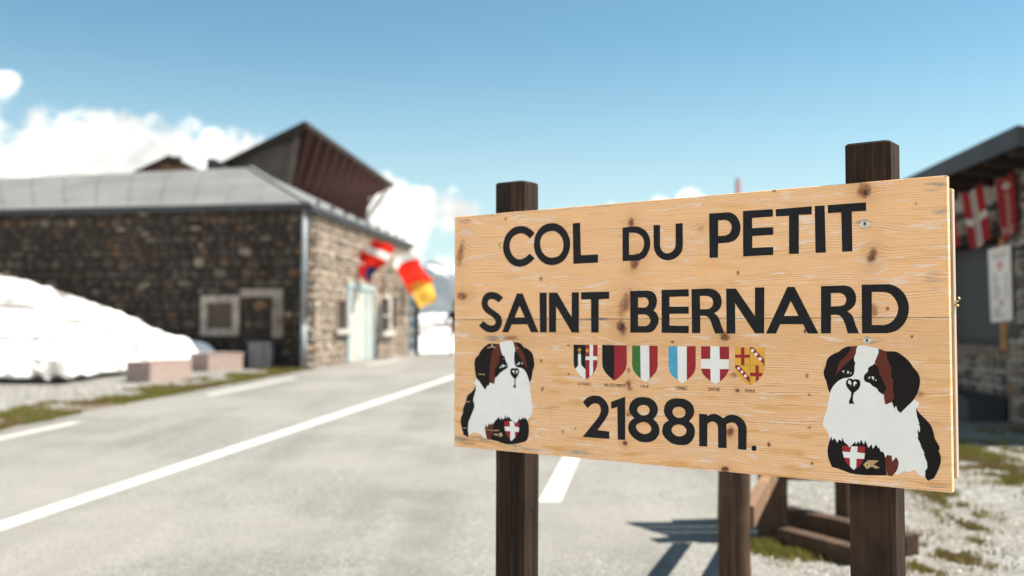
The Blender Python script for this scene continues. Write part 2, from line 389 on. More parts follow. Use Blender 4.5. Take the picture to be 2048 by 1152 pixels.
# posts
pd = 0.0395
def post(xl, xr, ytop, w, d):
    u0 = uv(xl, ytop + 20, pd)[0]; u1 = uv(xr, ytop + 20, pd)[0]; vt = uv((xl + xr) / 2, ytop, pd)[1]
    print('post', u0, u1, u1 - u0, vt)
    zl = -zb - 0.12 + 0.02
    b = MB()
    for (a0, a1, b0, b1, z0, z1) in ((u0, u1, pd, pd + d, zl, vt),):
        n = 14
        vs = []; fs = []
        rnd = random.Random(int(xl))
        for k in range(n + 1):
            z = z0 + (z1 - z0) * k / n
            j = lambda: rnd.uniform(-0.0008, 0.0008)
            cut = 0.0 if k < n else 0.004
            ring = [(a0 + 0.004 + cut, b0 + cut), (a1 - 0.007 - cut, b0 + cut), (a1 - cut, b0 + 0.007 + cut), (a1 - cut, b1 - 0.005 - cut), (a1 - 0.005 - cut, b1 - cut), (a0 + 0.005 + cut, b1 - cut), (a0 + cut, b1 - 0.005 - cut), (a0 + cut, b0 + 0.004 + cut)]
            zz = z if k < n else z
            vs += [(x + j(), y + j(), zz) for x, y in ring]
            if k == n - 1:
                vs[-8:] = [(x, y, z1 - 0.004) for x, y in ring]
        for k in range(n):
            for q in range(8): fs.append((k*8+q, k*8+(q+1) % 8, (k+1)*8+(q+1) % 8, (k+1)*8+q))
        fs.append(tuple(range(8))[::-1]); fs.append(tuple(n*8+q for q in range(8)))
        b.add(vs, fs)
    o = b.build('post', M_post, sign)
    # drying checks and nail holes, let into the faces
    return u0, u1, vt, d
pl = post(990, 1046, 363, 0, 0.074); pr = post(1689, 1780, 283, 0, 0.074)
def knot_plug(u, v, dep, ru, rv, side=False):
    b = MB(); n = 10
    if side: ring = [(u, dep + math.cos(a) * ru, v + math.sin(a) * rv) for a in [2*math.pi*k/n for k in range(n)]]; e = Vector((0.0006, 0, 0))
    else: ring = [(u + math.cos(a) * ru, dep, v + math.sin(a) * rv) for a in [2*math.pi*k/n for k in range(n)]]; e = Vector((0, -0.0006, 0))
    vs = [Vector(p) for p in ring] + [Vector(p) + e for p in ring]
    fs = [tuple(range(n, 2*n))] + [(k, (k+1) % n, n+(k+1) % n, n+k) for k in range(n)]
    b.add(vs, fs); b.build('knot', M_black, sign)
knot_plug(pl[1], uv(1060, 1010, pd + .03)[1], pd + 0.040, 0.006, 0.012, True)
for x, y in ((1735, 323), (1754, 324), (1741, 975), (1741, 994)): u_, v_ = uv(x, y, pd); knot_plug(u_, v_, pd, 0.0016, 0.0016)
for x, y in ((1010, 909), (1010, 922)): u_, v_ = uv(x, y, pd); knot_plug(u_, v_, pd, 0.0016, 0.0016)
# long drying cracks on the post faces
def crack(u, v0, v1, dep, side=False, w=0.0011):
    b = MB(); n = 12; rnd = random.Random(int(v1 * 1000)); pts = []
    for k in range(n + 1):
        t_ = k / n; pts.append((rnd.uniform(-.0008, .0008), v0 + (v1 - v0) * t_, w * (0.25 + math.sin(math.pi * t_))))
    vs = []
    for o_, z, ww in pts:
        for s_ in (-1, 1):
            vs.append((u + 0.0004, dep + o_ + s_ * ww / 2, z) if side else (u + o_ + s_ * ww / 2, dep - 0.0004, z))
    b.add(vs, [(2*k, 2*k+1, 2*k+3, 2*k+2) for k in range(n)]); b.build('crack', M_black, sign)
crack(pl[1], Hb - 0.02, pl[2] - 0.006, pd + 0.022, True, 0.0016); crack(pl[1] - 0.014, -0.55, -0.02, pd, False, 0.003)
crack(pl[0] + 0.03, Hb, pl[2] - 0.02, pd); crack(pr[1] - 0.012, -0.4, -0.02, pd, False, 0.0016); crack(pr[0] + 0.05, -0.4, -0.1, pd); crack(pr[1], Hb, pr[2] - .01, pd + 0.03, True)
crack(pl[1], -0.5, -0.1, pd + 0.05, True, 0.002)

# ---- painting helpers: outlines are traced in enlargements (ox, oy, scale)
REG = dict(A=(990,430,9.6), B=(1230,420,9.6), C=(1410,390,8.2286), D=(1590,380,8.2286), E=(950,570,9.6), F=(1140,560,9.6),
           G=(1340,560,8.192), H=(1570,550,7.877), I=(1150,780,8.86), J=(1320,780,8.862), K=(1140,680,10.474), L=(1330,680,9.752),
           M=(915,675,10.475), N=(915,775,9.6), O=(1640,685,7.943), P=(1640,825,7.68))
def conv(reg, p):
    if len(p) == 3: reg, p = p[0], p[1:]
    ox, oy, s = REG[reg]; return uv(ox + p[0] / s, oy + p[1] / s)
def cat(pts, closed=False, n=4):
    out = []; N = len(pts)
    rng = range(N) if closed else range(N - 1)
    for i in rng:
        g = (lambda k: pts[k % N]) if closed else (lambda k: pts[min(max(k, 0), N - 1)])
        p0, p1, p2, p3 = g(i-1), g(i), g(i+1), g(i+2)
        for k in range(n):
            t = k / n; t2 = t*t; t3 = t2*t
            out.append(tuple(0.5 * ((2*p1[j]) + (-p0[j]+p2[j])*t + (2*p0[j]-5*p1[j]+4*p2[j]-p3[j])*t2 + (-p0[j]+3*p1[j]-3*p2[j]+p3[j])*t3) for j in (0, 1)))
    if not closed: out.append(tuple(pts[-1]))
    return out
def path(reg, spec):
    if isinstance(spec, dict): return cat([conv(reg, p) for p in spec['c']], True)
    out = []
    for e in spec:
        q = cat([conv(reg, p) for p in e]) if isinstance(e, list) else [conv(reg, e)]
        for p in q:
            if not out or (abs(p[0]-out[-1][0]) + abs(p[1]-out[-1][1])) > 1e-5: out.append(p)
    if abs(out[0][0]-out[-1][0]) + abs(out[0][1]-out[-1][1]) < 1e-5: out.pop()
    return out
def clip(poly, v, keep_above):
    out = []; n = len(poly)
    for i in range(n):
        a, b_ = poly[i], poly[(i+1) % n]; ia = (a[1] >= v) == keep_above; ib = (b_[1] >= v) == keep_above
        if ia: out.append(a)
        if ia != ib:
            t = (v - a[1]) / (b_[1] - a[1]); out.append((a[0] + (b_[0]-a[0])*t, v))
    return out
def paint(name, reg, loops, m, layer=0, parent=None, label=None, split=True):
    lps = [path(reg, l) for l in loops]
    flat = [p for l in lps for p in l]
    tris = tessellate_polygon([[Vector((x, y, 0)) for x, y in l] for l in lps])
    polys = [[flat[i] for i in tr] for tr in tris]
    if split:
        vj = JV[main_gap]; g = 0.00055; np_ = []
        for q in polys:
            for side, lim in ((True, vj + g), (False, vj - g)):
                c = clip(q, lim, side)
                if len(c) >= 3: np_.append(c)
        polys = np_
    dep = -(0.00030 + 0.00016 * layer)
    vs = []; fs = []
    for q in polys:
        area = sum(q[i][0]*q[(i+1) % len(q)][1] - q[(i+1) % len(q)][0]*q[i][1] for i in range(len(q)))
        if abs(area) < 1e-10: continue
        if area < 0: q = q[::-1]
        s = len(vs); vs += [(x, dep, y) for x, y in q]; fs.append(tuple(range(s, s + len(q))))
    me = mesh(name, vs, fs)
    bm = bmesh.new(); bm.from_mesh(me); bmesh.ops.remove_doubles(bm, verts=bm.verts, dist=1e-6); bm.to_mesh(me); bm.free()
    o = link(name, me, m, parent or sign)
    if label: o['label'] = label
    return o
def ell(cx, cy, rx, ry, n=20): return [(cx + rx*math.cos(2*math.pi*k/n), cy + ry*math.sin(2*math.pi*k/n)) for k in range(n)]

LET = [
 ('A', [[[(762,350),(700,285),(620,235),(510,210),(390,228),(280,300),(195,420),(155,590),(172,740),(240,870),(340,960),(470,997),(600,965),(700,895),(765,830)],[(665,738),(590,810),(475,850),(380,815),(310,720),(283,600),(305,480),(380,395),(490,355),(590,380),(672,455)]]]),
 ('A', [{'c':[(1110,155),(1250,195),(1370,310),(1440,480),(1435,660),(1360,830),(1240,930),(1100,965),(960,935),(840,840),(765,700),(748,550),(775,400),(850,270),(970,180)]},{'c':[(1105,308),(1200,340),(1280,430),(1315,560),(1290,700),(1210,790),(1090,818),(990,790),(910,710),(870,580),(885,450),(960,350)]}]),
 ('A', [[(1492,158),(1635,148),(1650,772),(1978,758),(1978,916),(1505,938)]]),
 ('B', [[(145,340),[(250,325),(400,315),(500,340),(590,400),(650,490),(678,610),(672,720),(630,830),(570,915),(460,970)],(145,982)],[(272,438),[(400,440),(480,475),(535,540),(558,640),(540,740),(490,815),(400,858)],(270,862)]]),
 ('B', [[(740,290),(866,288),[(866,680),(890,760),(940,815),(1005,832),(1080,810),(1140,750),(1165,670)],(1163,262),(1300,250),[(1305,690),(1280,800),(1210,890),(1110,950),(1000,967),(900,940),(810,870),(760,780),(742,680)]]]),
 ('C', [[(68,305),[(380,283),(470,310),(540,380),(580,480),(583,580),(550,680),(490,745),(400,783)],(218,798),(214,1032),(75,1036)],[(218,418),[(340,412),(400,440),(435,500),(435,560),(405,630),(340,668)],(218,675)]]),
 ('C', [[(625,265),(1117,232),(1119,355),(775,380),(777,548),(1122,527),(1125,655),(779,678),(779,870),(1125,855),(1125,985),(628,1012)]]),
 ('C', [[(1163,235),(1756,186),(1758,318),(1545,328),(1545,968),(1383,970),(1383,343),(1168,355)]]),
 ('D', [[(325,265),(488,255),(508,1030),(337,1036)]]),
 ('D', [[(538,248),(1168,203),(1174,342),(935,358),(946,1010),(776,1018),(760,370),(542,383)]]),
 ('E', [[[(543,245),(480,185),(400,145),(320,132),(230,150),(160,220),(128,330),(140,430),(190,510),(270,570),(340,620),(385,670),(392,720),(370,760),(320,778),(250,760),(165,688)],[(78,778),(150,850),(230,900),(310,915),(400,900),(470,850),(512,770),(520,690),(495,600),(440,540),(370,490),(300,440),(255,390),(248,330),(270,285),(320,268),(380,285),(455,337)]]]),
 ('E', [[(805,162),(915,162),(1220,908),(1075,908),(1005,757),(708,757),(645,908),(520,908)],[(855,400),(955,622),(765,622)]]),
 ('E', [[(1238,148),(1378,146),(1382,908),(1248,910)]]),
 ('E', [[(1420,146),(1580,146),(1855,615),(1857,140),(1997,138),(1997,915),(1862,915),(1560,410),(1557,910),(1420,908)]]),
 ('F', [[(212,235),(755,222),(757,358),(553,372),(551,1010),(407,1010),(403,372),(215,375)]]),
 ('F', [[(1155,212),[(1500,202),(1590,230),(1650,300),(1670,400),(1655,500),(1607,585)],[(1607,585),(1665,640),(1698,720),(1695,820),(1650,920),(1580,990),(1490,1013)],(1158,1013)],[(1308,340),[(1430,335),(1480,360),(1508,410),(1505,465),(1470,515),(1420,530)],(1308,526)],[(1308,662),[(1440,662),(1500,690),(1540,750),(1535,820),(1490,870),(1430,885)],(1308,884)]]),
 ('G', [[(-139,162),(305,150),(310,268),(-8,277),(-8,437),(308,435),(308,553),(-8,556),(-8,747),(308,750),(308,872),(-136,866)]]),
 ('G', [[(352,150),[(640,138),(740,165),(815,235),(848,335),(835,430),(790,500),(725,545)],[(725,545),(780,590),(810,650),(840,740)],(892,875),(742,878),[(690,745),(660,660),(610,600),(560,587)],(497,587),(497,870),(360,870)],[(492,262),[(620,262),(680,295),(705,350),(700,410),(660,460),(600,478)],(495,478)]]),
 ('G', [[(920,142),(1080,140),(1392,592),(1392,122),(1547,120),(1543,875),(1395,875),(1067,380),(1072,880),(928,878)]]),
 ('H', [[(38,187),(150,187),(528,922),(358,922),(285,776),(-76,775),(-140,923),(-300,923)],[(92,410),(212,645),(-16,646)]]),
 ('H', [[(567,175),[(940,163),(1040,195),(1105,280),(1122,380),(1100,470),(1050,530),(985,575)],[(985,575),(1045,620),(1080,680),(1110,780)],(1168,920),(990,922),[(945,770),(910,690),(860,640),(800,625)],(725,628),(725,920),(567,922)],[(725,285),[(870,283),(930,315),(963,370),(960,420),(930,470),(870,490)],(725,496)]]),
 ('H', [[(1207,152),[(1640,143),(1760,185),(1870,280),(1935,410),(1952,540),(1925,680),(1850,800),(1750,880),(1620,918)],(1213,920)],[(1368,268),[(1570,268),(1660,300),(1735,380),(1778,480),(1778,570),(1740,670),(1670,745),(1570,788)],(1370,788)]]),
 ('I', [[[(140,215),(200,150),(280,108),(370,98),(470,125),(555,210),(598,320),(590,420),(550,500),(490,590)],(400,710),(610,735),(610,868),(132,832),[(330,590),(400,500),(445,420),(458,350),(440,280),(400,245),(350,238),(290,260),(225,325)]]]),
 ('I', [[(640,208),(892,118),(892,885),(758,882),(750,300),(642,337)]]),
 ('I', [[[(1215,122),(1330,145),(1425,215),(1470,330),(1450,440),(1390,515)],[(1390,515),(1460,590),(1498,680),(1485,790),(1420,880),(1330,920),(1230,928),(1130,905),(1030,840),(960,750),(942,650),(975,560),(1050,497)],[(1050,497),(985,430),(958,340),(985,230),(1060,155),(1140,128),(1215,122)]],{'c':[(1210,265),(1290,290),(1322,350),(1300,420),(1225,452),(1150,430),(1103,360),(1130,295)]},{'c':[(1205,567),(1300,595),(1350,670),(1335,740),(1260,778),(1170,765),(1100,700),(1090,620)]}]),
 ('J', [[[(330,147),(450,165),(560,240),(607,350),(590,460),(515,555)],[(515,555),(580,610),(620,710),(605,830),(550,920),(470,970),(360,978),(220,950),(110,870),(50,780),(42,690),(75,600),(155,537)],[(155,537),(90,450),(70,350),(100,240),(180,170),(260,148),(330,147)]],{'c':[(335,300),(420,330),(452,390),(430,460),(350,495),(270,470),(222,400),(250,325)]},{'c':[(330,610),(420,640),(468,710),(440,790),(350,823),(260,795),(205,720),(240,640)]}]),
 ('J', [[(693,420),(838,430),[(842,465),(900,430),(970,422),(1050,450),(1120,502)],[(1120,502),(1190,455),(1290,438),(1400,470),(1490,550),(1530,640),(1538,720)],(1533,1062),(1385,1052),[(1385,700),(1370,640),(1330,590),(1270,575),(1210,590),(1178,610)],(1183,1030),(1030,1025),[(1030,680),(1015,610),(970,568),(920,562),(870,580),(842,600)],(838,1003),(695,998)]]),
 ('J', [ell(1667,1032,46,50)]),
]
for reg, lp in LET: paint('letter', reg, lp, P_black)

# ---- shields
def shield(label, pieces):
    first = None
    for nm, reg, lp, m, ly in pieces:
        o = paint('shield' if first is None else nm, reg, lp, m, ly, parent=first, split=False)
        if first is None: first = o; o['label'] = label
shield('black and red shield with white tower and cross', [
 ('field','K',[[(75,97),(325,100),(330,832),[(330,832),(210,730),(110,605),(80,500),(75,440)]]],P_black,0),
 ('field','K',[[(325,100),(565,100),[(578,112),(575,450),(560,560),(500,690),(430,760),(332,832)]]],P_red,0),
 ('tower','K',[[(170,295),(230,295),(232,500),(250,540),(325,615),(328,830),[(328,830),(215,740),(112,605)],(168,540),(172,500)]],P_white,1),
 ('cross','K',[[(412,97),(485,97),(485,345),(575,345),(575,420),(485,420),(485,700),(450,745),(412,768),(412,420),(327,420),(327,345),(412,345)]],P_white,1),
 ('gold_cross','K',[[(190,160),(210,160),(210,195),(243,200),(243,220),(212,222),(212,292),(190,292),(188,222),(155,218),(155,200),(190,195)]],P_gold,1),
 ('gold_lily','K',[[(365,165),(385,200),(402,215),(395,245),(380,240),(385,262),(350,262),(352,240),(338,245),(330,215),(348,200)]],P_gold,1)])
shield('black and red halved shield', [
 ('field','K',[[(675,100),(930,108),(930,852),[(930,852),(850,790),(750,690),(685,570),(675,430)]]],P_black,0),
 ('field','K',[[(930,108),(1190,115),[(1192,430),(1180,570),(1110,700),(1020,790),(930,852)]]],P_red,0)])
shield('green, white and red striped shield', [
 ('stripe','K',[[(1302,118),(1470,115),(1482,806),[(1482,806),(1400,730),(1330,640),(1302,530)]]],P_green,0),
 ('stripe','K',[[(1472,112),(1658,115),(1665,806),(1575,885),(1484,808)]],P_white,0),
 ('stripe','K',[[(1660,118),(1838,120),[(1838,550),(1810,650),(1740,745),(1667,806)]]],P_red,0)])
shield('blue, white and red striped shield', [
 ('stripe','L',[[(70,125),(240,118),(250,780),[(250,780),(160,710),(95,620),(70,500)]]],P_blue,0),
 ('stripe','L',[[(242,118),(425,120),(425,785),(330,845),(252,782)]],P_white,0),
 ('stripe','L',[[(427,122),(600,122),[(600,500),(580,610),(510,710),(427,785)]]],P_red,0)])
shield('red shield with white cross', [
 ('field','L',[[(705,122),(1250,130),[(1252,560),(1200,680),(1130,760),(1070,812)],(985,865),(890,805),[(890,805),(790,720),(730,640),(705,560)]]],P_red,0),
 ('cross','L',[[(888,118),(1063,125),(1070,375),(1250,378),(1250,565),(1070,568),(1072,810),(985,866),(892,806),(888,562),(703,556),(703,370),(884,370)]],P_white,1)])
shield('yellow quartered shield with red crosses and bands', [
 ('field','L',[[(1368,140),(1945,150),[(1945,480),(1930,620),(1860,740),(1760,830),(1660,882)],[(1660,882),(1550,820),(1450,720),(1385,600),(1368,490)]]],P_gold,0),
 ('cross','L',[[(1483,142),(1550,142),(1550,285),(1655,285),(1655,345),(1550,350),(1552,490),(1485,488),(1485,350),(1368,345),(1368,285),(1483,285)]],P_red,1),
 ('cross','L',[[(1765,500),(1832,500),(1832,640),(1912,648),(1885,710),(1832,710),(1832,770),(1775,818),(1768,710),(1660,705),(1660,638),(1765,638)]],P_red,1),
 ('band','L',[[(1660,140),(1720,140),(1938,385),(1942,492),(1660,190)]],P_red,1),
 ('band','L',[[(1368,492),(1440,492),(1655,730),(1655,835),(1370,540)]],P_red,1)] +
 [('rosette','L',[ell(x,y,r_,r_*1.05,10)],P_white,2) for x,y,r_ in ((1705,205,33),(1775,278,33),(1855,368,34),(1438,553,28),(1502,623,28),(1570,700,30))] +
 [('division_line','L',[[(1655,140),(1660,140),(1663,875),(1658,875)]],P_thin,1),('division_line','L',[[(1370,492),(1942,494),(1942,498),(1370,496)]],P_thin,2)])
# ---- hand lettered captions in a small stroke alphabet
GL = {'L':[[(0,0),(0,1),(.7,1)]],'A':[[(0,1),(0,.25),(.35,0),(.7,.25),(.7,1)],[(0,.6),(.7,.6)]],'T':[[(0,0),(.8,0)],[(.4,0),(.4,1)]],'H':[[(0,0),(0,1)],[(.7,0),(.7,1)],[(0,.5),(.7,.5)]],
 'U':[[(0,0),(0,.85),(.15,1),(.55,1),(.7,.85),(.7,0)]],'I':[[(.1,0),(.1,1)]],'E':[[(.7,0),(0,0),(0,1),(.7,1)],[(0,.5),(.55,.5)]],'V':[[(0,0),(.35,1),(.7,0)]],
 'D':[[(0,0),(0,1),(.45,1),(.7,.75),(.7,.25),(.45,0),(0,0)]],"'":[[(.1,-.05),(.05,.2)]],'O':[[(.15,0),(.55,0),(.7,.2),(.7,.8),(.55,1),(.15,1),(0,.8),(0,.2),(.15,0)]],
 'S':[[(.7,.1),(.5,0),(.15,0),(0,.2),(.1,.45),(.6,.55),(.7,.8),(.55,1),(.15,1),(0,.9)]],'R':[[(0,1),(0,0),(.5,0),(.7,.2),(.5,.5),(0,.5)],[(.35,.5),(.7,1)]],
 'F':[[(.7,0),(0,0),(0,1)],[(0,.5),(.55,.5)]],'N':[[(0,1),(0,0),(.7,1),(.7,0)]],'C':[[(.7,.1),(.5,0),(.15,0),(0,.2),(0,.8),(.15,1),(.5,1),(.7,.9)]],
 'Z':[[(0,0),(.7,0),(0,1),(.7,1)]],'e':[[(0,.55),(.7,.55),(.6,.2),(.35,.1),(.05,.3),(0,.7),(.2,1),(.65,.95)]],'s':[[(.7,.1),(.5,0),(.15,0),(0,.2),(.1,.45),(.6,.55),(.7,.8),(.55,1),(.15,1),(0,.9)]],
 'z':[[(.05,.15),(.65,.15),(.0,1),(.7,1)]],'É':[[(.7,0),(0,0),(0,1),(.7,1)],[(0,.5),(.55,.5)],[(.25,-.15),(.5,-.35)]],' ':[]}
def caption(reg, text, x0, y0, x1, y1, wpx=0.95):
    adv = [0.4 if c in "' I" else 1.0 for c in text]; tot = sum(adv) - 0.3; cw = (x1 - x0) / tot
    s = REG[reg][2]; hw = wpx * s / 2; x = x0; vs = []; fs = []; h = y1 - y0; slope = 0.04
    for c, a in zip(text, adv):
        for st in GL[c]:
            for (ax, ay), (bx, by) in zip(st[:-1], st[1:]):
                A = Vector((x + ax*cw, y0 + ay*h + slope*(x - x0))); B_ = Vector((x + bx*cw, y0 + by*h + slope*(x - x0)))
                d = (B_ - A).normalized(); n_ = Vector((-d.y, d.x)) * hw; A = A - d*hw*.6; B_ = B_ + d*hw*.6
                q = [conv(reg, tuple(p)) for p in (A+n_, B_+n_, B_-n_, A-n_)]
                i = len(vs); vs += [(p[0], -0.00030 - 0.000002 * i, p[1]) for p in q]; fs.append((i, i+1, i+2, i+3))
        x += a * cw
    link('caption', mesh('caption', vs, fs), P_thin, sign)
caption('K', 'LA THUILE', 168, 890, 440, 942, 0.75); caption('K', "VALLÉE D'AOSTE", 715, 912, 1168, 968, 0.85); caption('K', 'ITALIE', 1478, 942, 1650, 996, 0.85)
caption('L', 'FRANCE', 215, 905, 440, 965); caption('L', 'SAVOIE', 850, 930, 1072, 986); caption('L', 'seez', 1563, 958, 1755, 1012, 1.2)

# ---- the two painted dogs
def dog(label, pieces):
    first = None
    for nm, reg, lp, m, ly in pieces:
        o = paint('dog_painting' if first is None else nm, reg, lp, m, ly, parent=first, split=False)
        if first is None: first = o; o['label'] = label
n = lambda x, y: ('N', x, y)
q_ = lambda x, y: ('P', x, y)
dog('smaller dog painting at the left edge, brown and black head turned right', [
 ('coat','M',[[(885,110),[(1010,75),(1125,65),(1165,85),(1190,150)],(1250,400),(1400,640),(1500,860),(1510,950),[n(1390,40),n(1410,150),n(1430,290),n(1442,400),n(1430,480),n(1400,560)],n(1360,605),n(1320,700),n(1200,760),n(900,760),n(650,860),n(560,960),n(515,960),[n(490,950),n(450,900),n(380,875),n(320,855),n(270,885),n(235,910)],n(208,905),n(200,800),n(215,650),n(270,480),n(325,380),n(300,250),n(320,120),n(345,0),(385,1000),(355,960),(400,850),(600,800),(800,300)]],P_white,0),
 ('ear','M',[[[(820,132),(720,130),(650,135),(560,200),(480,290),(440,370),(380,430),(358,520),(358,620),(375,740),(400,850),(470,930),(520,1010),(578,1095)],(630,1005),(655,1015),(680,945),(670,850),(680,640),(700,450),(740,270),(790,190)]],P_dog,1),
 ('brown_stripe','M',[[(820,134),(885,125),(890,180),(920,300),(880,420),(860,540),(800,630),(775,740),(790,850),(775,972),(680,945),(670,850),(680,640),(700,450),(740,270),(790,190)]],P_brown,1),
 ('eye_patch','M',[[[(920,300),(945,370),(990,400),(1005,470),(1050,570),(1050,630),(1010,665),(950,700),(880,760),(840,810),(790,850)],(775,740),(800,630),(860,540),(880,420)]],P_dog,1),
 ('brown_stripe','M',[[(1165,82),(1220,105),(1280,200),(1340,260),(1400,370),(1430,480),(1455,600),(1450,655),(1400,570),(1330,440),(1270,320),(1210,265),(1190,160)]],P_brown,1),
 ('ear','M',[[[(1210,270),(1190,380),(1195,520),(1220,600),(1280,630),(1340,640),(1400,680),(1460,780),(1515,955)],[(1515,955),(1555,850),(1580,690),(1612,590),(1600,450),(1570,340),(1500,260),(1420,215)],[(1390,205),(1340,140),(1270,103),(1220,105)],(1280,200),(1340,260),(1400,370),(1430,480),(1455,600),(1450,655),(1400,570),(1330,440),(1270,320)]],P_dog,1),
 ('nose','M',[[[(1200,650),(1150,640),(1110,680),(1110,750),(1150,820),(1195,865)],(1200,930),(1190,990),(1165,1050),(1230,1050),(1215,980),[(1220,865),(1265,800),(1292,730),(1285,670),(1245,640),(1200,650)]]],P_dog,1),
 ('nostril','M',[[(1145,720),(1175,680),(1197,700),(1195,768),(1178,730)]],P_white,2),
 ('nostril','M',[[(1225,700),(1250,680),(1275,715),(1252,722),(1240,775)]],P_white,2),
 ('eye','M',[[(890,635),(915,588),(922,620),(897,648)]],P_white,2),('eye','M',[ell(955,595,22,34,10)],P_white,2),('eye','M',[[(985,578),(1027,590),(998,607)]],P_white,2),
 ('eye','M',[[(1232,568),(1268,550),(1298,505),(1308,550),(1268,574)]],P_white,2),('eye','M',[[(1330,522),(1372,535),(1350,562)]],P_white,2),
 ('paint_chip','M',[[(620,205),(700,195),(720,140),(750,145),(755,190),(810,200),(790,222),(740,205),(640,222)]],P_tan,2),
 ('paint_chip','M',[[(435,755),(580,770),(570,785),(440,772)]],P_tan,2),('paint_chip','M',[[(970,425),(990,445),(960,452)]],P_tan,2),('paint_chip','M',[[(1225,205),(1285,215),(1280,228),(1230,222)]],P_tan,2),
 ('paint_chip','M',[[(1105,120),(1125,135),(1118,155),(1105,145)]],P_gold,2),
 ('back','N',[[('M',388,1005),[(300,60),(200,150),(175,210),(155,290),(110,400),(103,465)],[(115,470),(75,560),(62,660),(85,780),(120,915)],(140,920),(150,910),(185,955),(205,945),(212,900),(200,800),(215,650),(230,620),(325,385),(325,320),(300,250),(320,160),(350,60)]],P_dog,1),
 ('paint_chip','N',[[(170,262),(240,262),(235,282),(165,275)]],P_tan,2),('paint_chip','N',[[(105,768),(180,770),(180,780),(115,782)]],P_tan,2),
 ('barrel','N',[[(690,690),(740,620),(780,590),(790,560),(830,628),(842,565),(868,615),(905,590),(912,530),(945,600),(962,540),(980,580),(1000,560),(1015,600),(1060,640),(1125,685),(1165,640),(1190,575),(1200,625),(1240,595),(1255,560),(1270,610),[(1295,570),(1345,640),(1370,740),(1370,880),(1345,990),(1300,1040)],[(1300,1040),(1180,1070),(1040,1090),(900,1080),(770,1035),(640,1000)],(672,860),(675,720)]],P_dog,1),
 ('barrel_end','N',[[(540,705),(575,765),(605,680),(620,715),(650,700),(660,670),(675,720),(672,860),(640,1000),(575,995),(545,900),(530,790)]],P_brown,2),
 ('barrel_shield','N',[[(905,645),(1080,645),(1125,685),(1150,660),(1188,670),[(1188,760),(1165,870),(1110,960),(1035,1028)],[(1035,1028),(960,930),(915,840),(905,740)]]],P_red,2),
 ('barrel_cross','N',[[(1005,645),(1085,650),(1100,745),(1188,768),(1180,850),(1105,850),(1110,960),(1035,1028),(1015,1000),(1020,840),(915,830),(905,752),(1010,745)]],P_white,3),
 ('paint_chip','N',[[(555,800),(660,818),(800,812),(805,830),(720,836),(560,812)]],P_tan,3),('paint_chip','N',[[(690,890),(760,888),(790,905),(770,925),(700,908)]],P_tan,3)])
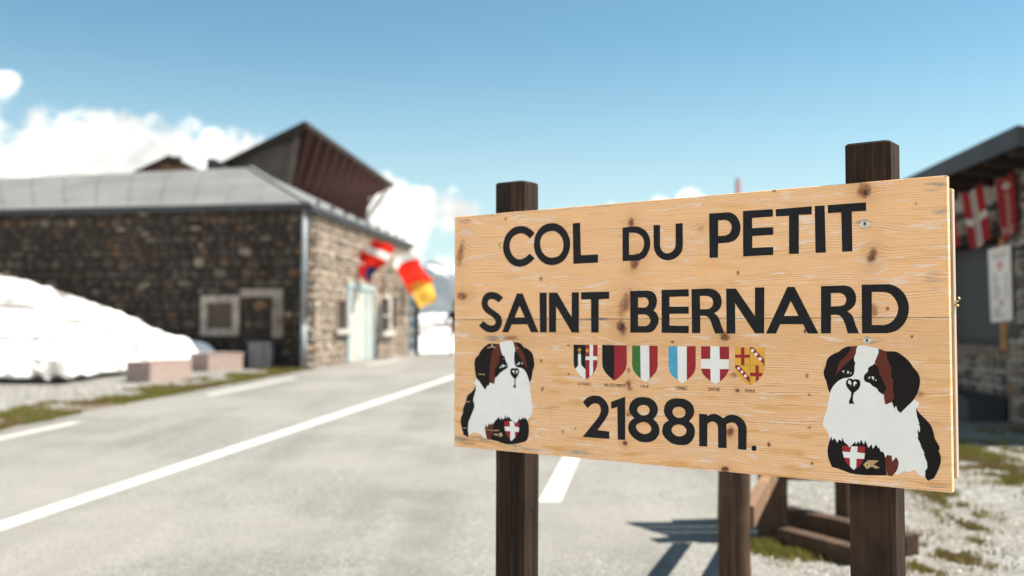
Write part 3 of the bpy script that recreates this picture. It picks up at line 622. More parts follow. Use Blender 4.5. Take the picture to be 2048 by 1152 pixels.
dog('larger dog painting at the right edge, black and brown head turned left', [
 ('coat','O',[[[(600,52),(690,45),(800,65),(930,98)],(940,200),(1000,400),(1100,700),(1180,850),[(1500,905),(1565,950),(1570,1000),(1545,1040)],(1525,1045),q_(1480,0),q_(1500,60),q_(1525,150),q_(1540,290),q_(1510,330),q_(1500,380),q_(1550,510),q_(1605,640),q_(1648,770),q_(1650,860),q_(1620,900),q_(1612,990),[q_(1545,980),q_(1480,905),q_(1440,888),q_(1370,912),q_(1290,898),q_(1210,950),q_(1140,950)],q_(1050,850),q_(900,750),q_(200,600),q_(160,420),[q_(130,330),q_(95,260),q_(50,200),q_(55,110),q_(90,0)],[(120,1030),(125,960),(150,870),(160,790)],(200,600),(300,300),(500,110)]],P_white,0),
 ('ear','O',[[[(500,62),(430,65),(350,105),(300,145),(200,190),(120,260),(90,370),(62,450),(65,530),(100,620),(130,740),(155,805)],[(155,805),(200,710),(280,620),(370,570),(420,562),(480,550),(530,515),(548,450),(550,380),(562,330),(545,290),(540,240)],(500,260),(430,330),(370,380),(300,460),(250,522),(270,430),(320,290),(420,210),(470,130)]],P_dog,1),
 ('brown_stripe','O',[[(500,62),(600,55),(575,110),(570,170),(540,240),(500,260),(430,330),(370,380),(300,460),(250,522),(270,430),(320,290),(420,210),(470,130)]],P_brown,2),
 ('eye_patch','O',[[(870,330),[(830,365),(770,400),(760,460),(710,510),(697,570),(720,620),(790,645),(840,695),(900,725),(940,785),(1010,830)],(1025,780),(1060,740),(1040,690),(1000,600),(945,500),(930,400),(890,360)]],P_dog,1),
 ('brown_stripe','O',[[(932,98),(1055,142),(1060,240),(1100,330),(1135,400),(1130,540),(1170,620),(1155,720),(1180,850),(1145,945),(1040,988),(1020,900),(1015,820),(1025,780),(1060,740),(1040,690),(1000,600),(945,500),(930,400),(890,360),(870,310),(900,240),(930,170)]],P_brown,2),
 ('ear','O',[[[(1055,138),(1200,145),(1280,185),(1400,280),(1480,390),(1560,490),(1590,590),(1580,700),(1540,820),(1480,920),(1380,1020),(1280,1120)],(1235,1080),(1210,1005),(1180,1050),(1145,945),(1180,850),(1155,720),(1170,620),(1130,540),(1135,400),(1100,330),(1060,240)]],P_dog,1),
 ('nose','O',[[[(525,590),(490,573),(440,585),(412,640),(425,700),(470,760),(498,790)],(490,860),(462,930),(462,980),(500,970),(548,980),(525,930),(525,850),[(545,795),(610,740),(640,680),(635,610),(590,583),(525,590)]]],P_dog,1),
 ('nostril','O',[[[(445,640),(455,605),(480,605),(500,640),(490,690)],(475,655),(450,652)]],P_white,2),
 ('nostril','O',[[[(530,660),(540,625),(570,620),(588,655)],(560,662),(545,705)]],P_white,2),
 ('eye','O',[[(350,458),(392,435),(378,460),(397,485)]],P_white,2),('eye','O',[[[(435,440),(460,465),(452,494),(425,488)],(442,475)]],P_white,2),('eye','O',[[(470,465),(508,488),(478,502),(488,486)]],P_white,2),
 ('eye','O',[[(760,560),(803,536),(788,560),(800,577)]],P_white,2),('eye','O',[[[(822,540),(845,538),(860,560),(850,608)],(845,585),(825,570)]],P_white,2),('eye','O',[[(870,570),(908,605),(875,605),(888,592)]],P_white,2),
 ('back','P',[[[(1474,-65),(1530,10),(1620,100),(1700,190),(1740,290),(1770,410),(1830,510),(1838,575)],[(1820,582),(1855,680),(1850,790),(1800,920),(1750,1010)],(1700,1035),(1690,1028),(1665,1055),(1620,1000),(1615,900),(1650,850),(1645,770),(1600,655),(1592,632),(1612,628),(1545,512),(1560,512),(1488,374),(1512,388),(1495,255),(1535,310),(1535,210),(1505,178),(1530,182),(1490,60)]],P_dog,1),
 ('barrel','P',[[(180,365),(185,430),(225,395),(270,465),(290,412),(335,440),(345,385),(370,450),(430,500),(455,540),(490,500),(545,445),(550,495),(590,440),(610,480),(628,415),(675,490),(695,425),(745,545),(790,485),(815,560),(862,490),(895,550),(905,530),(940,610),(960,595),(990,640),(1005,700),(1010,860),(1030,965),[(1030,965),(850,965),(650,960),(480,935),(300,870),(185,835)],[(185,835),(130,700),(118,560),(150,430),(180,365)]]],P_dog,1),
 ('barrel_end','P',[[(1005,690),(1045,645),(1065,665),(1100,652),(1112,750),(1145,715),(1170,680),[(1170,680),(1208,770),(1180,890),(1105,980)],(1040,965),(1005,830)]],P_brown,2),
 ('barrel_shield','P',[[(345,508),(420,510),(455,545),(485,518),(692,522),[(692,620),(660,740),(600,830),(520,882)],[(520,882),(430,800),(370,700),(345,600)]]],P_red,2),
 ('barrel_cross','P',[[(485,518),(578,520),(572,610),(692,628),(680,712),(562,708),(558,845),(520,882),(465,830),(458,700),(370,690),(345,600),(465,608)]],P_white,3),
 ('paint_chip','P',[[(740,730),(908,738),(820,800),(870,820),(920,850),(860,862),(800,830),(720,870),(665,800)]],P_tan,2)])

# ---- screws
def screw(x, y, rpx, m):
    u0, v0 = uv(x, y); r = abs(uv(x, y + rpx)[1] - v0); N_ = 14
    b = MB(); prof = [(1.25, 0.0), (1.0, -0.0006), (0.85, -0.0014), (0.45, -0.0016), (0.40, -0.0008)]
    vs = []; fs = []
    for k_, (rr, dd) in enumerate(prof):
        for k in range(N_): a = 2*math.pi*k/N_; vs.append((u0 + rr*r*math.cos(a), dd, v0 + rr*r*math.sin(a)))
    for j in range(len(prof)-1):
        for k in range(N_): fs.append((j*N_+k, j*N_+(k+1) % N_, (j+1)*N_+(k+1) % N_, (j+1)*N_+k))
    b.add(vs, fs); o = b.build('screw', m, sign, smooth=True)
    b = MB(); dd = -0.0009
    for a0 in (0.5, 0.5 + math.pi/2):
        c_, s_ = math.cos(a0), math.sin(a0); w = 0.12 * r; L = 0.42 * r
        b.add([(u0 + c_*i*L - s_*j*w, dd - 0.0001 * a0, v0 + s_*i*L + c_*j*w) for i, j in ((-1,-1),(1,-1),(1,1),(-1,1))], [(0, 1, 2, 3)])
    rec = b.build('screw_recess', M_black, o)
screw(1000, 491, 5.2, M_brass); screw(1729.8, 447.5, 7.2, M_zinc); screw(1002.6, 674.8, 4.2, M_zinc); screw(1734, 680.5, 6.2, M_zinc)
screw(1001.5, 869.5, 4.0, M_brass); screw(1735, 929.5, 4.5, M_brass)
# bent brass hook on the back panel's end
b = MB(); hu = Wb + 0.0045; hv = uv(1905, 603)[1]
b.tube([(hu, 0.030, hv), (hu + 0.006, 0.030, hv + 0.001), (hu + 0.009, 0.030, hv + 0.005), (hu + 0.006, 0.030, hv + 0.009)], 0.0018, 8)
b.tube([(hu, 0.030, hv - 0.006), (hu + 0.007, 0.030, hv - 0.008)], 0.002, 8); b.build('hook', M_brass, sign, smooth=True)

#==PART2==
# ================================================================== SETTING
def wlink(name, me, m, parent=None):
    o = link(name, me, m, parent)
    if parent is not None and parent.type == 'EMPTY': o.matrix_parent_inverse = Matrix.Translation(-parent.location)
    return o
def wbuild(b, name, m, parent=None, **k):
    o = b.build(name, m, parent, **k)
    if parent is not None and parent.type == 'EMPTY': o.matrix_parent_inverse = Matrix.Translation(-parent.location)
    return o
def at_z(x, y, z):
    d = rays(x, y); return Vector((0, 0, CAMZ)) + d * ((z - CAMZ) / d.z)
def gh(y):
    if y < -5: return -0.065
    if y < 20: return 0.013 * y
    z = 0.26 + (1 - math.exp(-(y - 20) / 3.08)) * 0.04
    if y > 70: z -= min((y - 70) * 0.03, 8.0)
    return z
def on_ground(x, y):
    d = rays(x, y); k = 1.0
    Y = 10.0
    for _ in range(30): Y = (CAMZ - gh(Y)) * d.y / -d.z
    return Vector((d.x / d.y * Y, Y, gh(Y)))

# ---- ground sheet (gravel and bare earth)
def m_gravel():
    m, t, p = base_mat('gravel_ground', 0.9, 0.2)
    ge = t.new('ShaderNodeNewGeometry'); P = ge.outputs['Position']
    v = t.new('ShaderNodeTexVoronoi', feature='F1'); t.put(v.inputs['Vector'], P); v.inputs['Scale'].default_value = 42; v.inputs['Randomness'].default_value = 1
    v2 = t.new('ShaderNodeTexVoronoi', feature='F1'); t.put(v2.inputs['Vector'], P); v2.inputs['Scale'].default_value = 17
    g1 = t.ramp(v.outputs['Color'], [(0.15, (0.08, 0.077, 0.072)), (0.5, (0.185, 0.177, 0.165)), (0.85, (0.34, 0.33, 0.31))])
    g2 = t.ramp(v2.outputs['Color'], [(0.2, (0.13, 0.123, 0.112)), (0.8, (0.27, 0.26, 0.24))])
    c = t.mix(0.45, g1, g2)
    n1 = t.noise(P, 0.8, 5, 0.6); n2 = t.noise(P, 3.5, 5, 0.65)
    c = t.mix(t.math('MULTIPLY', t.smooth(n1, 0.45, 0.7), 0.65), c, (0.145, 0.118, 0.088, 1))
    c = t.mix(t.math('MULTIPLY', t.smooth(n2, 0.55, 0.7), 0.45), c, (0.30, 0.29, 0.27, 1))
    t.put(p.inputs['Base Color'], c)
    h = t.math('ADD', t.math('MULTIPLY', v.outputs['Distance'], -1.2), t.math('MULTIPLY', n2, 0.8)); bump(t, p, h, 0.7, 0.02)
    return m
def m_asphalt():
    m, t, p = base_mat('worn_asphalt', 0.85, 0.3)
    ge = t.new('ShaderNodeNewGeometry'); P = ge.outputs['Position']
    v = t.new('ShaderNodeTexVoronoi', feature='F1'); t.put(v.inputs['Vector'], P); v.inputs['Scale'].default_value = 75
    g1 = t.ramp(v.outputs['Color'], [(0.2, (0.125, 0.118, 0.109)), (0.55, (0.184, 0.174, 0.161)), (0.9, (0.275, 0.26, 0.24))])
    st = t.new('ShaderNodeMapping'); t.put(st.inputs[0], P); st.inputs['Rotation'].default_value = (0, 0, R(7)); st.inputs['Scale'].default_value = (1.6, 0.12, 1)
    n4 = t.noise(P, 0.45, 4, 0.55); n1 = t.noise(st.outputs[0], 1.0, 4, 0.55); n2 = t.noise(P, 2.0, 5, 0.65); n3 = t.noise(P, 9.0, 5, 0.7)
    c = t.mix(t.math('MULTIPLY', t.smooth(n1, 0.42, 0.66), 0.5), g1, (0.112, 0.105, 0.095, 1))
    c = t.mix(t.math('MULTIPLY', t.smooth(n2, 0.5, 0.72), 0.35), c, (0.24, 0.232, 0.215, 1))
    c = t.mix(t.math('MULTIPLY', t.smooth(n4, 0.44, 0.58), 0.45), c, (0.24, 0.226, 0.205, 1))
    c = t.mix(t.math('MULTIPLY', t.smooth(n3, 0.62, 0.75), 0.4), c, (0.105, 0.097, 0.09, 1))
    t.put(p.inputs['Base Color'], c); bump(t, p, t.math('ADD', v.outputs['Distance'], n3), 0.5, 0.006)
    return m
M_gravel = m_gravel(); M_asphalt = m_asphalt()
def m_line(col=(0.52, 0.50, 0.47, 1)):
    m, t, p = base_mat('worn_white_road_paint', 0.7, 0.3)
    ge = t.new('ShaderNodeNewGeometry'); P = ge.outputs['Position']
    n = t.noise(P, 30, 5, 0.7); n2 = t.noise(P, 3, 3, 0.6)
    t.put(p.inputs['Base Color'], t.mix(t.smooth(t.math('ADD', n, t.math('MULTIPLY', n2, 0.25)), 0.70, 0.78), col, (0.22, 0.21, 0.195, 1)))
    return m
M_line = m_line()
M_line2 = m_line((0.42, 0.41, 0.385, 1))
M_snow = None
def sheet(name, xs, ys, zf, m, kind=None):
    vs = [(x, y, zf(x, y)) for y in ys for x in xs]; nx = len(xs)
    fs = [(j*nx+i, j*nx+i+1, (j+1)*nx+i+1, (j+1)*nx+i) for j in range(len(ys)-1) for i in range(nx-1)]
    o = link(name, mesh(name, vs, fs, True), m)
    if kind: o['kind'] = kind
    return o
ys = [-3000, -800, -200, -60, -20, -5] + [i * 1.0 for i in range(-4, 60)] + [62, 66, 70, 80, 100, 140, 200, 300, 400, 700, 1500, 3500]
xs = [-3500, -1200, -400, -120, -50, -25] + [i * 2.0 for i in range(-10, 11)] + [25, 50, 120, 400, 1200, 3500]
sheet('ground', xs, ys, lambda x, y: gh(y), M_gravel, 'structure')

# ---- road
LE = [(-60, -6.5), (0, -6.1), (8, -5.85), (11.1, -5.72), (14.8, -5.50), (19, -5.05), (23.1, -4.72), (28, -4.25), (33, -3.75), (40, -3.2), (60, -1.0)]
RE = [(-60, 1.2), (0, 1.35), (4.5, 1.32), (5.6, 1.38), (7, 1.75), (9, 2.5), (11, 3.3), (15, 3.9), (20, 4.3), (30, 5.0), (40, 6.5), (60, 9.5)]
def interp(tab, y):
    for (a, b), (c, d) in zip(tab[:-1], tab[1:]):
        if y <= c: return b + (d - b) * (y - a) / (c - a)
    return tab[-1][1]
def strip(name, ys, lf, rf, dz, m, n=8, kind='structure', parent=None):
    vs = []; fs = []
    for y in ys:
        a, b = lf(y), rf(y)
        for i in range(n + 1): vs.append((a + (b - a) * i / n, y, gh(y) + dz))
    for j in range(len(ys) - 1):
        for i in range(n): k = j * (n + 1) + i; fs.append((k, k + 1, k + n + 2, k + n + 1))
    o = link(name, mesh(name, vs, fs, True), m, parent)
    if kind: o['kind'] = kind
    return o
wob = lambda s, a: (lambda y: a * noise.noise(Vector((y * 1.7, s, 0))) + a * 0.6 * noise.noise(Vector((y * 5.0, s, 3))))
wl, wr = wob(1.0, 0.07), wob(9.0, 0.16)
yr = [-60, -30, -10, -4] + [i * 0.25 for i in range(-8, 160)] + [42, 46, 52, 60]
M_soil = simple('brown_verge_soil', (0.075, 0.055, 0.035), 0.95, 0.4, 9.0, 0.1, 0.5, c2=(0.19, 0.155, 0.115))
ww = lambda y: 0.62 + 0.35 * noise.noise(Vector((y * .9, 3, 0))) + 0.28 * noise.noise(Vector((y * 3.1, 5, 0))) + (0.5 if y < 13 else 0)
strip('verge_soil', [5.5 + i * 0.12 for i in range(150)], lambda y: interp(LE, y) - max(.12, ww(y)), lambda y: interp(LE, y) + 0.06, 0.002, M_soil, 6)
road = strip('road', yr, lambda y: interp(LE, y) + wl(y), lambda y: interp(RE, y) + wr(y), 0.004, M_asphalt, 12)
def line_strip(name, pts, w, y0, y1, m=None):
    f = lambda y: interp(pts, y)
    yy = [y0 + (y1 - y0) * k / max(2, int((y1 - y0) * 2)) for k in range(max(2, int((y1 - y0) * 2)) + 1)]
    return strip(name, yy, lambda y: f(y) - w / 2, lambda y: f(y) + w / 2, 0.008, m or M_line, 1, 'structure', None)
c1 = on_ground(0, 1055); c2 = on_ground(400, 922); c3 = on_ground(905, 755)
CLp = [(-30, c1.x - (c2.x-c1.x)/(c2.y-c1.y)*(c1.y+30)), (c1.y, c1.x), (c2.y, c2.x), (c3.y, c3.x), (36, c3.x + 2.0)]
line_strip('road_centre_line', CLp, 0.17, -30, 36)
def lpt(x, y): q = on_ground(x, y); return (q.y, q.x)
LL = [(-10, -5.9), (5, -5.55), lpt(0, 878), lpt(156, 845), lpt(416, 791), lpt(592, 756), lpt(740, 730), lpt(800, 719), (36, -3.0)]
LL = sorted(LL)
for a, b_ in ((-3, 2), (5.5, LL[3][0]), (lpt(416, 791)[0], lpt(592, 756)[0]), (lpt(735, 731)[0], lpt(800, 719)[0])): line_strip('road_edge_line', LL, 0.15, a, b_, M_line2)
r1 = on_ground(1099, 1006); r2 = on_ground(1143, 916); kx = (r2.x - r1.x) / (r2.y - r1.y)
RL_ = [(-10, r1.x - kx * (r1.y + 10)), (40, r1.x + kx * (40 - r1.y))]
for a, b_ in ((-2.5, 0.5), (r1.y, r1.y + 3.2), (r1.y + 9.0, r1.y + 12)): line_strip('road_edge_line', RL_, 0.15, a, b_)

# ---- snow
def m_snow():
    m, t, p = base_mat('old_snow', 0.55, 0.3)
    ge = t.new('ShaderNodeNewGeometry'); P = ge.outputs['Position']; n = t.noise(P, 1.3, 5, 0.6); n2 = t.noise(P, 6, 5, 0.7)
    sp = t.new('ShaderNodeSeparateXYZ'); t.put(sp.inputs[0], P)
    mp = t.new('ShaderNodeMapping'); t.put(mp.inputs[0], P); mp.inputs['Scale'].default_value = (0.45, 1.1, 3.2); n3 = t.noise(mp.outputs[0], 1.0, 6, 0.62, 0.6)
    c = t.mix(t.math('MULTIPLY', t.smooth(n, 0.45, 0.7), 0.75), (0.82, 0.82, 0.82, 1), (0.62, 0.60, 0.58, 1))
    c = t.mix(t.math('MULTIPLY', t.smooth(n3, 0.50, 0.60), 0.92), c, (0.165, 0.152, 0.14, 1))
    c = t.mix(t.math('MULTIPLY', t.smooth(n2, 0.60, 0.74), 0.6), c, (0.16, 0.13, 0.11, 1))
    t.put(p.inputs['Base Color'], c); bump(t, p, t.math('ADD', n, t.math('MULTIPLY', n2, 0.4)), 0.6, 0.12)
    return m
M_snow = m_snow()
def snow_drift():
    sil = [(-260, 470), (-120, 520), (0, 549), (60, 564), (140, 590), (210, 615), (250, 627), (300, 653), (340, 670), (400, 682), (426, 694), (436, 712)]
    foot = [(-260, 17.6), (0, 18.25), (140, 18.15), (160, 18.5), (200, 19.4), (250, 20.6), (300, 21.8), (360, 22.8), (436, 23.15)]
    nx, ny = 90, 30; vs = []; fs = []
    for i in range(nx + 1):
        px = -260 + (436 + 260) * i / nx; Yr = 22.75 + 0.65 * max(0, min(1, (px - 280) / 120))
        top = interp(sil, px)
        ft = interp(foot, px) + 0.12 * noise.noise(Vector((px * .03, 1, 0)))
        A = at(px, top, Yr); H = max(A.z - gh(Yr), 0.02)
        lip = min(0.22, H * 0.5) * (0.7 + 0.5 * noise.noise(Vector((px * .05, 7, 0))))
        col = []
        for j in range(ny + 1):
            s = j / ny
            if j == 0: Y = ft + 0.9; z = 0.02
            elif j == 1: Y = ft + 0.30; z = lip * 0.50
            elif j == 2: Y = ft; z = lip * 0.8
            elif j == 3: Y = ft + 0.05; z = lip * 1.15
            else:
                s = (j - 3) / (ny - 6)
                if s <= 1:
                    Y = ft + 0.05 + (Yr - ft - 0.05) * s
                    z = lip * 1.15 + (H - lip * 1.15) * s ** 0.92
                    z += (0.13 * noise.noise(Vector((px * .015, Y * 0.9, 3))) + 0.06 * noise.noise(Vector((px * .05, Y * 3.0, 8)))) * (1 - s) * min(1, s * 5) + 0.07 * noise.noise(Vector((px * .045, 2, 8))) * s * (1 if px < 400 else .3)
                else:
                    Y = Yr + (s - 1) * 5; z = H * (1 - (s - 1) * 3)
            k = px / FPX * 1.0
            X = (px - 1024) / FPX * Yr * (1 + 0.0 * s)
            # keep columns along the sight line so the outline stays on the drift's crest
            X = (px - 1024) / FPX * (Y * 0.95 + Yr * 0.05)
            col.append((X, Y, gh(Y) + z))
        vs += col
    for i in range(nx):
        for j in range(ny):
            a = i * (ny + 1) + j; fs.append((a, a + ny + 1, a + ny + 2, a + 1))
    o = link('snow', mesh('snow', vs, fs, True), M_snow); o['kind'] = 'structure'
snow_drift()
def snow_far():
    nx, ny = 60, 16; vs = []; fs = []
    for i in range(nx + 1):
        X = -9 + 36 * i / nx
        for j in range(ny + 1):
            Y = 37.5 + 30 * j / ny
            top = 1.55 + 0.25 * noise.noise(Vector((X * .25, 4, 0)))
            s = min(1, j / 3); z = top * (s ** 0.7) + 0.15 * noise.noise(Vector((X * .4, Y * .3, 0))) * s
            vs.append((X, Y + 0.4 * noise.noise(Vector((X * .5, 0, 9))), gh(Y) + z - (0.03 if j == 0 else 0)))
    for i in range(nx):
        for j in range(ny): a = i * (ny + 1) + j; fs.append((a, a + ny + 1, a + ny + 2, a + 1))
    o = link('snow_field', mesh('snow_field', vs, fs, True), M_snow); o['kind'] = 'structure'
snow_far()
def snow_bounce():
    # unseen snow bank and slope around the camera, added to light the shaded sign
    nx, ny = 90, 70; vs = []; fs = []
    for i in range(nx + 1):
        X = -110 + 190 * i / nx
        for j in range(ny + 1):
            Y = -100 + 116.5 * j / ny
            dl = max(0.0, -8.4 - X) * min(1.0, max(0.0, (16.5 - Y) / 3.0)); db = max(0.0, -9 - Y)
            s = min(1.0, max(dl / 2.5, db / 3.0)); d = math.hypot(max(0, dl - 3) * min(1.0, max(0.0, (8 - Y) / 14)), max(0, db - 2))
            z = -0.25 + 1.5 * s ** 0.6 * (1 + 0.3 * noise.noise(Vector((X * .12, Y * .12, 5)))) + min(d, 70) * 0.40 * s + 0.05 * noise.noise(Vector((X, Y, 1))) * s + 0.9 * noise.noise(Vector((X * .05, Y * .05, 8))) * min(1, d / 10)
            vs.append((X, Y, gh(Y) + z))
    for i in range(nx):
        for j in range(ny): a = i * (ny + 1) + j; fs.append((a, a + ny + 1, a + ny + 2, a + 1))
    o = link('snow_bounce_slope', mesh('snow_bounce_slope', vs, fs, True), M_snow); o['kind'] = 'structure'
snow_bounce()

# ---- mountains far beyond the pass
def m_mount():
    m, t, p = base_mat('mountain_rock_hazed', 0.9, 0.1)
    ge = t.new('ShaderNodeNewGeometry'); P = ge.outputs['Position']; n = t.noise(P, 0.012, 6, 0.65)
    sp = t.new('ShaderNodeSeparateXYZ'); t.put(sp.inputs[0], ge.outputs['Normal'])
    c = t.ramp(n, [(0.35, (0.075, 0.09, 0.105)), (0.6, (0.13, 0.145, 0.16))])  # blue-grey of distant haze is mixed into the rock colour
    c = t.mix(t.smooth(t.math('ADD', n, t.math('MULTIPLY', sp.outputs[2], 0.2)), 0.79, 0.83), c, (0.8, 0.82, 0.85, 1))
    t.put(p.inputs['Base Color'], c); return m
def mountains():
    prof = [(-2600, 60), (-1200, 70), (-500, 50), (-260, 75), (-150, 118), (-122, 112), (-90, 82), (0, 95), (250, 60), (600, 90), (1100, 60), (1800, 85), (3000, 40)]
    nx, ny = 160, 14; vs = []; fs = []
    for i in range(nx + 1):
        X = -2600 + 5600 * (i / nx)
        for j in range(ny + 1):
            Y = 1500 + 600 * j / ny; s = j / ny; h = interp([(a, b) for a, b in prof], X)
            f = math.sin(min(s / 0.6, 1) * math.pi / 2) if s < 0.6 else 1 - (s - 0.6) * 1.2
            z = -8 + (h + 8) * f * (1 + 0.12 * noise.fractal(Vector((X * .012, Y * .012, 0)), 1, 2, 4)) + 10 * noise.noise(Vector((X * .03, Y * .02, 2))) * f
            vs.append((X, Y, z - (3 if j in (0, ny) else 0)))
    for i in range(nx):
        for j in range(ny): a = i * (ny + 1) + j; fs.append((a, a + ny + 1, a + ny + 2, a + 1))
    o = link('mountains', mesh('mountains', vs, fs, True), m_mount()); o['kind'] = 'structure'
mountains()

# ================================================================== STONE BUILDING (left)
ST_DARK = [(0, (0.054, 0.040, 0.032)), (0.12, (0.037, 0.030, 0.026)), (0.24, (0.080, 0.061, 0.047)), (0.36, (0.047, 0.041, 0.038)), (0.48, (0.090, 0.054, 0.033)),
           (0.56, (0.063, 0.051, 0.042)), (0.70, (0.032, 0.027, 0.024)), (0.80, (0.112, 0.090, 0.073)), (0.87, (0.051, 0.042, 0.037)), (0.955, (0.206, 0.159, 0.124))]  # darker copy of the rubble for the shaded wall
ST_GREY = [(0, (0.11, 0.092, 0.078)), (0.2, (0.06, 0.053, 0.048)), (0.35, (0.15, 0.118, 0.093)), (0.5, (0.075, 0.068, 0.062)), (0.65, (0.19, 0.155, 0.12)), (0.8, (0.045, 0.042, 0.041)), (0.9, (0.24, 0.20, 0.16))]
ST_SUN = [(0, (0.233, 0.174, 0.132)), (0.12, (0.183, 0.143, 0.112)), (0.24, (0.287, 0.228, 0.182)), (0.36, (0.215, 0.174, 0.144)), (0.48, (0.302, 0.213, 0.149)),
           (0.58, (0.257, 0.212, 0.175)), (0.70, (0.169, 0.136, 0.110)), (0.80, (0.340, 0.282, 0.233)), (0.88, (0.205, 0.168, 0.139)), (0.95, (0.390, 0.331, 0.282))]  # lighter copy of the rubble: sunlight is put into the stone colour
M_stone = m_stone('rubble_stone_brown_shaded', ST_DARK); M_stone2 = m_stone('rubble_stone_grey', ST_GREY); M_stone3 = m_stone('rubble_stone_ochre_sunlit', ST_SUN)
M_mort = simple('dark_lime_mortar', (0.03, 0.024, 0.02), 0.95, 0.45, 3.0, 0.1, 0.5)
M_mort3 = simple('sandy_lime_mortar_sunlit', (0.31, 0.255, 0.20), 0.95, 0.3, 3.0, 0.1, 0.5)  # mortar lightened along with the stones of the sunlit wall
M_mort2 = simple('pale_lime_mortar', (0.30, 0.27, 0.235), 0.95, 0.3, 5.0, 0.1, 0.5)
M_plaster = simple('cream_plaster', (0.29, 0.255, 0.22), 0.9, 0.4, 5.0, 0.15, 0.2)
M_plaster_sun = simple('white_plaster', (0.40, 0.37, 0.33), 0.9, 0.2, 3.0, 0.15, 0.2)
M_roof = simple('grey_sheet_roof', (0.15, 0.152, 0.15), 0.75, 0.18, 0.7, 0.15, 0.05, c2=(0.185, 0.185, 0.18))
M_darkmetal = simple('dark_fascia', (0.032, 0.034, 0.038), 0.6, 0.3, 3)
M_slate = simple('grey_fascia', (0.036, 0.038, 0.042), 0.6, 0.3, 3)
M_pipe = simple('galvanised_pipe', (0.26, 0.28, 0.30), 0.6, 0.15, 3, 0.3)
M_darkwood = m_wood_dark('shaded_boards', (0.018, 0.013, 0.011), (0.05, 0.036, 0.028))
M_interior = simple('dark_interior', (0.03, 0.024, 0.02), 0.9, 0.3, 3)
VAR = []
def stone_variant(seed):
    rnd = random.Random(seed); n = 8; ring = []
    for k in range(n):
        a = 2 * math.pi * (k + rnd.uniform(-.25, .25)) / n + 0.39
        c, s = math.cos(a), math.sin(a); q = (abs(c) ** 4 + abs(s) ** 4) ** -0.25
        rr = 0.5 * q * rnd.uniform(0.86, 1.0); ring.append((max(-.5, min(.5, c * rr)), max(-.5, min(.5, s * rr))))
    vs = [(x, 0.0, z) for x, z in ring] + [(x * .97, .62 + rnd.uniform(-.1, .1), z * .97) for x, z in ring] + [(x * .72, .92 + rnd.uniform(-.1, .1), z * .72) for x, z in ring] + [(rnd.uniform(-.1, .1), 1.0, rnd.uniform(-.1, .1))]
    fs = [(k, n + k, n + (k+1) % n, (k+1) % n) for k in range(n)] + [(n + k, 2*n + k, 2*n + (k+1) % n, n + (k+1) % n) for k in range(n)] + [(2*n + k, 3*n, 2*n + (k+1) % n) for k in range(n)]
    return vs, fs
VARS = [stone_variant(s) for s in range(14)]
class Wall:
    """vertical wall plane: point o, unit direction d along it, outward normal n"""
    def __init__(s, o, d, nrm): s.o = Vector((o[0], o[1], 0)); s.d = Vector((d[0], d[1], 0)).normalized(); s.n = Vector((nrm[0], nrm[1], 0)).normalized()
    def hit(s, x, y):
        r = rays(x, y); k = (s.o - Vector((0, 0, CAMZ))).dot(s.n) / r.dot(s.n); p = Vector((0, 0, CAMZ)) + r * k
        return ((p - s.o).dot(s.d), p.z)
    def P(s, t, z, dep=0.0): return s.o + s.d * t + s.n * dep + Vector((0, 0, z))
    def box(s, b, t0, t1, z0, z1, d0, d1):
        vs = [s.P(t, z, dd) for t, dd, z in ((t0,d0,z0),(t1,d0,z0),(t1,d1,z0),(t0,d1,z0),(t0,d0,z1),(t1,d0,z1),(t1,d1,z1),(t0,d1,z1))]
        return b.add(vs, [(0,3,2,1),(4,5,6,7),(0,1,5,4),(1,2,6,5),(2,3,7,6),(3,0,4,7)])
    def pxbox(s, b, x0, y0, x1, y1, d0, d1):
        t0, zt_ = s.hit(x0, y0); t1, zb_ = s.hit(x1, y1)
        if t0 > t1: t0, t1 = t1, t0
        return s.box(b, t0, t1, zb_, zt_, d0, d1)
    def rect(s, x0, y0, x1, y1):
        t0, z1 = s.hit(x0, y0); t1, z0 = s.hit(x1, y1); return (min(t0, t1), max(t0, t1), z0, z1)
